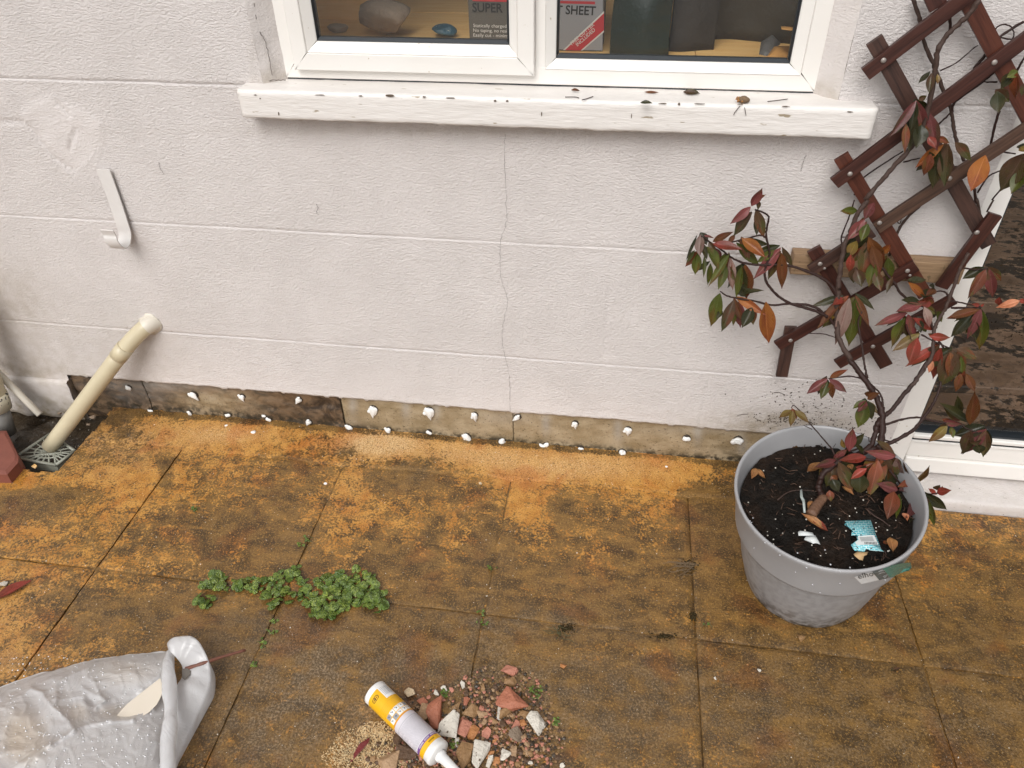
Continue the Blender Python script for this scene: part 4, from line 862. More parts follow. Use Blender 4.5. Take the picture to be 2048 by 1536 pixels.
def soilpt(px, py, up_=.0):
    n = ax; P0 = BAS+ax*(SH+.008+up_); d = ray(px, py); return CP+d*(((P0-CP)@n)/(d@n))
m = MB(); r_ = np.random.default_rng(3)
for i in range(900):
    a, r = r_.uniform(0, 6.283), .155*math.sqrt(r_.random()); V, F = blob(r_.uniform(.001, .0032), 1, .4, i % 50); m.add(V*[1.3, .8, .7]+PT(r, a, SH+.009*(1-(r/.16)**2)+.004+.003*r_.random()), F)
kind(m.obj('compost_crumbs', M['soil'], pot), 'stuff')
m = MB()
for i in range(70):
    a, r = r_.uniform(0, 6.283), .15*math.sqrt(r_.random()); V, F = blob(r_.uniform(.0008, .0019), 1, .2, i); m.add(V+PT(r, a, SH+.009*(1-(r/.16)**2)+.006), F)
kind(m.obj('perlite_grains', simple('white_perlite', (.7, .66, .58), rough=.8), pot), 'stuff')
M['shred'] = simple('brown_shreds', (.12, .06, .035), (.05, .028, .018), rough=.7, sc=200)
m = MB()
for i in range(120):
    a, r = r_.uniform(0, 6.283), .15*math.sqrt(r_.random()); p = PT(r, a, SH+.009*(1-(r/.16)**2)+.006); b_ = r_.uniform(0, 6.283); L_ = r_.uniform(.006, .022); q = p+np.array([math.cos(b_), math.sin(b_), r_.uniform(-.1, .3)])*L_; v, f = tube([p, (p+q)/2+r_.normal(size=3)*.002, q], r_.uniform(.0004, .001), 4); m.add(v, f)
kind(m.obj('bark_shreds', M['shred'], pot), 'stuff')
# ray / pot-shell intersection in the pot's own frame, to place the sticker and drops on its surface
def onpot(px, py, off=.0006):
    for k in range(40):
        p = onpot1(px+(1650-px)*k*.01, py+(1080-py)*k*.01, off)
        if p is not None: return p
def onpot1(px, py, off):
    d = ray(px, py); d = d/np.linalg.norm(d); t = 1.0; rs = np.array([o[0] for o in OUT]); hsn = np.array([o[1] for o in OUT])*HT/.3212
    while t < 2.6:
        p = CP+d*t-BAS; h = p@ax; rr = math.hypot(p@xa, p@ya)
        if 0 <= h <= HT and rr <= np.interp(h, hsn, rs)+off: return CP+d*t
        t += .0006
    return None
def patch(name, quad, m, parent, nu=10, nv=6, off=.0008, u0=0, u1=1, v0=0, v1=1, lift=None):
    V = []; last = None; a, b, c, d = map(np.array, quad)   # a=left bottom, b=right bottom, c=right top, d=left top
    for j in range(nv):
        for i in range(nu):
            u = u0+(u1-u0)*i/(nu-1); w = v0+(v1-v0)*j/(nv-1); q = (a*(1-u)+b*u)*(1-w)+(d*(1-u)+c*u)*w; p = onpot(*q, off)
            if p is None: p = last
            last = p; p = p.copy()
            if lift: p = p+lift(u, w)
            V.append(p)
    return obj(name, V, grid(nu, nv), m, parent)
Q = [(1723, 1168), (1800, 1151), (1786, 1131), (1708, 1154)]
M['sticker'] = simple('white_glossy_label', (.72, .72, .72), rough=.25, bump=.02); M['teal'] = simple('teal_print', (.05, .19, .16), (.10, .28, .23), rough=.25, sc=40)
M['sprint'] = simple('leaf_photo_print', (.03, .04, .05), (.16, .20, .21), rough=.25, sc=90, spots=(.35, .38, .4), spot_sc=120, spot_t=.58)
st = empty('tmp', (0, 0, 0)); bpy.data.objects.remove(st)
Rv = -RT
patch('sticker', Q, M['sticker'], pot, 14, 6); patch('sticker_print', Q, M['sprint'], pot, 8, 6, .0012, .46, .80, 0, 1); patch('sticker_print', Q, M['teal'], pot, 6, 6, .0014, .74, .92, 0, 1)
def curl(u, w): k = max(0, u-.0); return RT*.012*k-FW*.014*k*k+UP*.006*k
patch('sticker_curl', [(1792, 1152), (1806, 1147), (1800, 1128), (1780, 1132)], M['teal'], pot, 6, 5, .0016, lift=curl)
def pottext(s, quad, m, off=.0013):
    cu = bpy.data.curves.new('t', 'FONT'); cu.body = s; cu.resolution_u = 3; to = bpy.data.objects.new('t', cu); COL.objects.link(to); bpy.context.view_layer.update()
    me = bpy.data.meshes.new_from_object(to.evaluated_get(bpy.context.evaluated_depsgraph_get())); bpy.data.objects.remove(to)
    v = np.array([q.co[:2] for q in me.vertices]); f = [list(p.vertices) for p in me.polygons]; v = (v-v.min(0))/(v.max(0)-v.min(0)); a, b, c, d = map(np.array, quad)
    obj('printed_text', [onpot(*((a*(1-u)+b*u)*(1-w)+(d*(1-u)+c*u)*w), off) for u, w in v], f, m, pot, False)
pottext('elho', [(1717.5, 1158), (1748, 1151.5), (1745, 1142), (1714.5, 1149)], M['ink'])
dv, df = blob(.0021, 2, .05, 2)
for lst in [[(1595, 1106), (1661, 1129), (1613, 1135), (1591, 1144), (1681, 1144), (1625, 1169), (1680, 1167), (1503, 1045), (1508, 1096), (1498, 1044), (1506, 1036), (1650, 1100), (1700, 1135), (1560, 1110), (1640, 1185), (1530, 1085), (1500, 1042), (1770, 1160)]]:
    m = MB()
    for px, py in lst:
        p = onpot(px, py, .0)
        if p is not None: m.add(dv*random.uniform(.5, 1.1)+p, df)
    kind(m.obj('water_drops', M['dropgrey'], pot), 'stuff')
# grime band near the pot's foot is part of the shell material
n = N('matt_grey_plastic_soiled'); t_ = n.attr(); base = n.mix(n.mr(n.noise(10, 3), .3, .7), (.335, .330, .335), (.31, .305, .31))
gr = n.math('MULTIPLY', t_[0], n.mr(n.noise(55, 4), .35, .65, .1, 1)); M['potshell'] = n.fin(n.mix(gr, base, (.05, .042, .034)), .40, n.bump(n.noise(400, 2), .05, .0004))
shell = [o for o in bpy.data.objects if o.name.startswith('shell')][0]; shell.data.materials[0] = M['potshell']
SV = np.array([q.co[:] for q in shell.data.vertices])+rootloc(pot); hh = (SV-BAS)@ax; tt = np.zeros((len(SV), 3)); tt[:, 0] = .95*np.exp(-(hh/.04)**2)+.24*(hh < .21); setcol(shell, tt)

# things lying on the compost
def litter(name, pts, m, label, cat, up_=.002, th=.0006, bend=.003):
    P = np.array([soilpt(px, py, up_) for px, py in pts]); c = P.mean(0); k = len(P); P = P+np.array([ax*(.0015*math.sin(i*2.1)) for i in range(k)])
    V = [tuple(c+ax*bend)]+[tuple(p) for p in P]+[tuple(p-ax*th) for p in P]
    F = [(0, 1+i, 1+(i+1) % k) for i in range(k)]+[(1+i, 1+k+i, 1+k+(i+1) % k, 1+(i+1) % k) for i in range(k)]
    o = tag(obj(name, V, F, m, loc=tuple(c)), label, cat); return o
def mat_label():
    n = N('cyan_printed_brick_pattern'); br = n.n.new('ShaderNodeTexBrick'); n.l.new(n.map((1, 1, 1)), br.inputs[0]); br.inputs['Scale'].default_value = 1
    br.inputs['Color1'].default_value = (.08, .42, .50, 1); br.inputs['Color2'].default_value = (.12, .50, .57, 1); br.inputs['Mortar'].default_value = (.55, .75, .76, 1)
    br.inputs['Mortar Size'].default_value = .0006; br.inputs['Brick Width'].default_value = .0085; br.inputs['Row Height'].default_value = .0042
    c = n.mix(n.mr(n.noise(130, 4), .62, .66), br.outputs[0], (.01, .008, .006)); return n.fin(c, .45)
lab = litter('torn_label', [(1690, 1042), (1741, 1041), (1763, 1098), (1768, 1103), (1740, 1101), (1733, 1096), (1729, 1103), (1709, 1102), (1702, 1089), (1715, 1080), (1712, 1071), (1703, 1070), (1704, 1062), (1697, 1054), (1690, 1050)], mat_label(), 'torn cyan label with a brick pattern lying on the black compost', 'label', .006, bend=.0008)
def litplate(name, pts, m, parent, up_): P = [soilpt(px, py, up_) for px, py in pts]; return obj(name, P, [tuple(range(len(P)))], m, parent, False)
M['white_print'] = simple('white_print', (.72, .75, .74), rough=.5, bump=0)
litplate('white_panel', [(1716, 1072), (1748, 1070), (1757, 1089), (1713, 1090), (1710, 1084), (1717, 1080)], M['white_print'], lab, .0076)
for k in range(4): litplate('print_line', [(1719+k, 1074.5+k*2.3), (1745+k, 1073.5+k*2.3), (1745+k, 1074.3+k*2.3), (1719+k, 1075.3+k*2.3)], M['ink'], lab, .0082)
for k in range(9): litplate('print_bar', [(1729+k*2.8, 1083.5), (1730.3+k*2.8, 1083.5), (1731+k*2.8, 1088.5), (1729.6+k*2.8, 1088.5)], M['ink'], lab, .0082)
litter('torn_paper', [(1596, 1064), (1600, 1062), (1625, 1064), (1628, 1071), (1597, 1072)], M['white_print'], 'curved white paper scrap in the pot under the two orange leaves', 'paper', .008)
litter('torn_paper', [(1612, 1072), (1630, 1071), (1641, 1088), (1632, 1086), (1626, 1088), (1622, 1084), (1608, 1079)], M['white_print'], 'torn white paper scrap with black print left of the cyan label', 'paper', .006)
litter('torn_label', [(1600, 980), (1604, 979), (1606, 992), (1610, 1000), (1611, 1026), (1607, 1024), (1605, 1004), (1600, 994)], simple('pale_blue_torn_film', (.5, .55, .53), (.2, .22, .2), rough=.4, sc=120), 'narrow torn whitish strip standing in the compost left of the stem', 'label', .01)
litter('bark_chip', [(1707, 1108), (1715, 1104), (1737, 1103), (1733, 1110), (1728, 1112), (1726, 1120), (1718, 1119), (1710, 1113)], simple('tan_wood_chip', (.62, .42, .22), (.45, .28, .13), rough=.7, sc=90), 'tan ragged wood chip at the near side of the compost below the cyan label', 'wood chip', .006)

# =====================================================================================================
# SHRUB
# =====================================================================================================
def dep(py): return float(np.interp(py, [0, 300, 480, 650, 800, 900, 1000, 1100], [-.078, -.088, -.11, -.155, -.235, -.31, -.375, -.41]))
shrub = empty('evergreen_shrub', soilpt(1635, 1030), 'leggy shrub with drooping wet red and green leaves growing from the pot up the trellis', 'shrub')
soilz = lambda p: (BAS+ax*(SH+.012)-p)@ax/ax[2]
def SP(px, py, dy=0., y=None):
    p = WP(px, py, (dep(py) if y is None else y)+dy)
    hh_ = (p-BAS); h = hh_@ax; r = math.hypot(hh_@xa, hh_@ya)
    if r < .17 and h < SH+.014: p = soilpt(px, py, .006)
    elif .15 < r < .18 and h < HT+.004: p = WP(px, py, -.30)
    return p
VW = {6: (1340, 360, 400/1536), 5: (1540, 400, 508/2048), 7: (1540, 720, 508/2048), 4: (1640, 0, 408/1567), 0: (0, 0, 1)}
def cv(v, x, y): a, b, s = VW[v]; return a+x*s, b+y*s
def branch(v, pts, r0, r1, m='bark', y=None, dy=0., name='branch', bumps=True):
    P = [SP(*cv(v, *q), dy=dy, y=y) for q in pts]; C_ = catmull(P, 6); n = len(C_); R_ = np.linspace(r0, r1, n)*.86
    if m == 'stump': R_ = R_*1.25*(1+.06*np.sin(np.arange(n)*2.6))
    elif bumps: R_ = R_*(1+.14*np.abs(np.sin(np.arange(n)*1.3))+.08*rng.normal(size=n)); C_ = C_+rng.normal(size=C_.shape)*r1*.15
    vv, f = tube(C_, R_, 8); return obj(name, vv, f, M[m], shrub)
# main stem
branch(7, [(330, 1250), (380, 1170), (435, 1105)], .0105, .0080, 'stump', name='stem')
branch(7, [(425, 1110), (400, 1050), (395, 1000), (425, 925), (480, 870), (600, 800), (740, 750), (850, 712), (895, 690)], .0062, .0058, name='stem')
branch(7, [(885, 800), (890, 700), (903, 600), (905, 450), (870, 330), (790, 190), (700, 70), (640, 0)], .0078, .0056, name='stem')
branch(5, [(650, 1290), (560, 1130), (540, 1000), (540, 850), (548, 740), (555, 640), (580, 480), (600, 360), (660, 230), (700, 120), (790, 0)], .0060, .0045, 'barkgrey', name='stem')
branch(4, [(350, 1536), (450, 1410), (560, 1290), (700, 1130), (790, 980), (830, 830), (870, 650), (890, 480), (920, 360), (1000, 240), (1120, 135), (1220, 0)], .0048, .0042, 'barkgrey', name='stem')
branch(7, [(740, 745), (820, 680), (850, 590), (860, 530), (895, 470)], .0058, .0052)
branch(7, [(925, 450), (1000, 380), (1080, 280), (1180, 150), (1280, 0)], .0050, .0040)
branch(5, [(1110, 1532), (1180, 1450), (1250, 1350), (1310, 1240), (1320, 1080), (1340, 1000), (1400, 900), (1440, 810), (1490, 680), (1530, 560), (1600, 430)], .0040, .0034, 'barkgrey')
branch(7, [(915, 690), (1050, 630), (1170, 550), (1250, 450), (1320, 340), (1370, 220), (1375, 170)], .0042, .0026)
branch(7, [(925, 525), (1060, 480), (1210, 465), (1380, 505), (1530, 510), (1580, 550), (1680, 590)], .0026, .0014)
branch(5, [(1140, 1130), (1100, 1000)], .001, .001)
branch(6, [(1285, 900), (1255, 830), (1180, 760), (1050, 700), (900, 655), (790, 650), (680, 652), (560, 635), (480, 600), (400, 540), (310, 480), (240, 430)], .0036, .0016)
branch(6, [(1280, 1150), (1240, 1080), (1190, 1040), (1100, 1000), (930, 950), (830, 890), (750, 800), (728, 740), (735, 670), (762, 590), (762, 530), (740, 440), (745, 360), (757, 300), (750, 270), (715, 250), (650, 225)], .0034, .0018)
branch(6, [(745, 445), (690, 425), (590, 450), (480, 475), (330, 490)], .0022, .0014)
branch(6, [(1210, 1060), (1110, 975), (950, 950), (780, 960), (650, 930), (500, 905), (430, 885), (385, 855)], .0030, .0014)
branch(7, [(520, 765), (500, 720), (450, 660), (390, 590), (310, 500), (240, 410), (190, 365), (172, 385)], .0018, .0011)
branch(7, [(340, 560), (275, 528)], .0010, .0007)
branch(7, [(745, 150), (640, 130), (540, 142), (470, 150)], .0020, .0012)
branch(5, [(785, 1440), (760, 1320), (745, 1200), (725, 1080), (712, 980), (740, 900)], .0026, .0016)
branch(7, [(912, 400), (905, 320), (880, 260), (815, 195)], .0022, .0016)
branch(7, [(905, 640), (1000, 665), (1030, 670)], .0016, .0008); branch(7, [(800, 660), (795, 620)], .0012, .0008)
branch(7, [(640, 740), (720, 715), (745, 745)], .0022, .0018); branch(7, [(580, 805), (750, 790), (800, 800)], .0018, .0014); branch(7, [(740, 800), (860, 810), (930, 800), (1010, 790)], .0028, .0018)
branch(7, [(1040, 1050), (1140, 1080), (1300, 1080), (1370, 1070)], .0018, .0010); branch(7, [(960, 880), (1020, 960), (1100, 1060), (1180, 1075)], .0024, .0016)
branch(5, [(1000, 660), (1060, 760), (1180, 840), (1240, 860)], .0030, .0018); branch(5, [(900, 540), (960, 620), (1010, 680)], .0030, .0026)
branch(5, [(1440, 830), (1440, 780), (1395, 735), (1320, 742)], .0024, .0014); branch(5, [(1460, 870), (1640, 870), (1710, 860)], .0024, .0016); branch(5, [(1440, 810), (1550, 830), (1690, 860)], .0018, .0014)
branch(5, [(1560, 548), (1650, 560), (1760, 552)], .0018, .0012); branch(5, [(1220, 1085), (1320, 1140), (1450, 1195)], .0018, .0014); branch(5, [(310, 1075), (430, 1080), (530, 1110)], .0012, .0009)
branch(5, [(1240, 860), (1290, 960), (1320, 1060), (1360, 1130), (1400, 1190)], .0026, .0020); branch(5, [(1030, 900), (1100, 910)], .001, .001)
branch(5, [(580, 360), (578, 290), (640, 130), (680, 0)], .0016, .0014, y=-.10); branch(5, [(578, 298), (640, 300)], .0012, .001, y=-.10)
# stems running behind the slats
yb_ = -.020
for pts, r0, r1 in [([(715, -10), (765, 150), (790, 300), (870, 490), (920, 620), (1010, 870), (1030, 1000), (1060, 1120), (1110, 1235)], .0036, .0034), ([(1010, 870), (1040, 780), (1240, 635), (1330, 560), (1540, 350)], .0030, .0022), ([(1360, 630), (1250, 630)], .0016, .0014),
                    ([(1000, 235), (1000, 80)], .0028, .0026), ([(920, 545), (1050, 480), (1180, 370), (1215, 350)], .0014, .0010), ([(905, 960), (1000, 870)], .0018, .0018),
                    ([(1510, 550), (1567, 450), (1600, 400)], .0022, .002), ([(1375, 850), (1340, 980), (1310, 1110)], .0026, .0022), ([(1030, 1280), (1150, 1280), (1320, 1170), (1500, 1180)], .0022, .0016),
                    ([(1210, 1480), (1290, 1360), (1400, 1305)], .0018, .0014), ([(1400, 1440), (1320, 1536)], .0018, .0016), ([(265, 1500), (320, 1380), (470, 1270), (640, 1160)], .0018, .0014), ([(640, 1245), (770, 1215)], .0016, .0012),
                    ([(1180, 530), (1290, 400), (1400, 270), (1567, 165)], .0030, .0024), ([(1180, 1440), (1200, 1560)], .0030, .0030), ([(1520, 300), (1440, 300), (1360, 270), (1350, 220), (1400, 190), (1460, 200), (1490, 250), (1480, 300)], .0014, .0012)]:
    branch(4, pts, r0, r1, 'barkgrey' if r0 > .003 else 'bark', y=yb_)
for pts, r0, r1 in [([(1250, 0), (1190, 60), (1060, 200), (1010, 320), (960, 450)], .0034, .0030), ([(1010, 155), (1045, 190), (1060, 150)], .0014, .0010), ([(1665, -10), (1690, 150), (1640, 300)], .0034, .003), ([(1800, 0), (1750, 95)], .0020, .0018)]:
    branch(5, pts, r0, r1, 'barkgrey', y=yb_)

# leaf colours: upper end, lower end
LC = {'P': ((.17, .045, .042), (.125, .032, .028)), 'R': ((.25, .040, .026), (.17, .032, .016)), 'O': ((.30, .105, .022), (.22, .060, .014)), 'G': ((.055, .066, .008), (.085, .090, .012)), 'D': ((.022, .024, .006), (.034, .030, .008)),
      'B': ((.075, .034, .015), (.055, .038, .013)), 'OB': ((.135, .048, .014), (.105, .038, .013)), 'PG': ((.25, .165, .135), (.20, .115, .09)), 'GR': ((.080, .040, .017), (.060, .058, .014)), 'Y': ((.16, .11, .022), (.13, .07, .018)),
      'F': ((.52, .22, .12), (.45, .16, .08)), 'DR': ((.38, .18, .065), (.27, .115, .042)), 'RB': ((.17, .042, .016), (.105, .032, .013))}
def mat_leaf(k):
    c1, c2 = LC[k]; n = N('leaf_'+{'P': 'pink', 'R': 'red', 'O': 'orange', 'G': 'green', 'D': 'dark_green', 'B': 'brown', 'OB': 'orange_brown', 'PG': 'pale_pink', 'GR': 'red_green', 'Y': 'yellow_olive', 'F': 'salmon', 'DR': 'dry_orange', 'RB': 'rust'}[k])
    uv = n.n.new('ShaderNodeSeparateXYZ'); n.l.new(n.tc.outputs['UV'], uv.inputs[0]); u, v = uv.outputs[0], uv.outputs[1]
    oi = n.n.new('ShaderNodeObjectInfo'); rnd = oi.outputs['Random']
    off = n.n.new('ShaderNodeVectorMath'); off.operation = 'ADD'; n.l.new(n.tc.outputs['Object'], off.inputs[0]); cx = n.n.new('ShaderNodeCombineXYZ'); n.l.new(n.math('MULTIPLY', rnd, 9), cx.inputs[0]); n.l.new(cx.outputs[0], off.inputs[1]); ov = off.outputs[0]
    col = n.mix(n.mr(n.math('ADD', v, n.math('MULTIPLY', n.math('SUBTRACT', n.noise(2.2, 4, ov), .5), 1.6)), .2, .85), c1, c2)
    oth = {'P': 'GR', 'R': 'OB', 'G': 'OB', 'B': 'G', 'OB': 'R', 'GR': 'R', 'D': 'B', 'O': 'R', 'RB': 'G', 'PG': 'P', 'Y': 'OB', 'F': 'O', 'DR': 'B'}[k]
    col = n.mix(n.math('MULTIPLY', n.mr(n.noise(1.7, 3, ov), .50, .66), .6), col, LC[oth][1])
    mid = n.math('ABSOLUTE', n.math('SUBTRACT', u, .5)); vein = n.mr(mid, .012, .035, 1, 0)
    sv = n.math('ABSOLUTE', n.math('SINE', n.math('MULTIPLY', n.math('SUBTRACT', v, n.math('MULTIPLY', mid, .55)), 42))); sv = n.math('MULTIPLY', n.mr(sv, .0, .22, 1, 0), .28)
    col = n.mix(n.math('MAXIMUM', n.math('MULTIPLY', vein, .55), sv), col, tuple(min(.8, x*1.5+.03) for x in c1))
    col = n.mix(n.math('MULTIPLY', n.mr(n.noise(14, 2, ov), .66, .70), .5), col, (.04, .02, .012))
    val = n.n.new('ShaderNodeHueSaturation'); n.l.new(col, val.inputs['Color']); n.l.new(n.math('ADD', .62, n.math('MULTIPLY', rnd, .5)), val.inputs['Value']); col = val.outputs[0]
    dr = n.mr(n.vor(19, ov), .16, .24, 1, 0); h = n.math('ADD', n.math('MULTIPLY', dr, .5), n.math('MULTIPLY', sv, -1.2))
    return n.fin(col, n.mr(n.noise(3, 2, ov), .35, .65, .26, .48), n.bump(h, .5, .012), Specular_IOR_Level=.28, Coat_Weight=.08, Coat_Roughness=.12)
def leafmesh(var, m, name='leaf'):
    r = np.random.default_rng(100+var); nl, nw = 12, 7; V = []; UVs = []; fold = r.uniform(.18, .55); droop = r.uniform(.05, .22)*r.choice([-1, 1, 1]); tw = r.uniform(-.3, .3); wav = r.uniform(.0, .03); side = r.uniform(-.05, .05); asy = r.uniform(.40, .52)
    for i in range(nl):
        t = i/(nl-1); w = math.sin(math.pi*min(1, t**(.88 if asy > .46 else .80)))**1.05*.5
        if t > .86: w *= .55+.45*(1-(t-.86)/.14)
        if i == 0: w = .03
        if i == nl-1: w = .004
        for j in range(nw):
            s = (j/(nw-1)-.5)*2; ang = tw*t
            x, z = s*w, abs(s)*w*fold+wav*math.sin(t*11+s*2)*abs(s)
            V.append((x*math.cos(ang)-z*math.sin(ang)+side*math.sin(t*3.1), t, x*math.sin(ang)+z*math.cos(ang)-droop*4*(t-.5)**2*.5+droop*.5)); UVs.append((.5+s*.5, t))
    me = mesh(name, V, grid(nw, nl), m); uvl = me.uv_layers.new(name='UVMap')
    for li, lp in enumerate(me.loops): uvl.data[li].uv = UVs[lp.vertex_index]
    return me
LM = {k: mat_leaf(k) for k in LC}; _lm = {}
def leaf(B, T, w, k, parent, face=None, roll=0., name='leaf'):
    var = random.randrange(9); key = (var, k, name)
    if key not in _lm: _lm[key] = leafmesh(var, LM[k], name)
    B, T = np.array(B), np.array(T); d = T-B; L = np.linalg.norm(d); d /= L
    nrm = (CP-B)/np.linalg.norm(CP-B)+np.array([0, 0, .25])+rng.normal(size=3)*.22 if face is None else np.array(face, float)
    s = np.cross(d, nrm); s /= np.linalg.norm(s); n = np.cross(s, d)
    o = bpy.data.objects.new(name, _lm[key]); link(o, parent); p = B-rootloc(parent)
    o.matrix_local = Matrix(((s[0]*w, d[0]*L, n[0]*w, p[0]), (s[1]*w, d[1]*L, n[1]*w, p[1]), (s[2]*w, d[2]*L, n[2]*w, p[2]), (0, 0, 0, 1))); return o
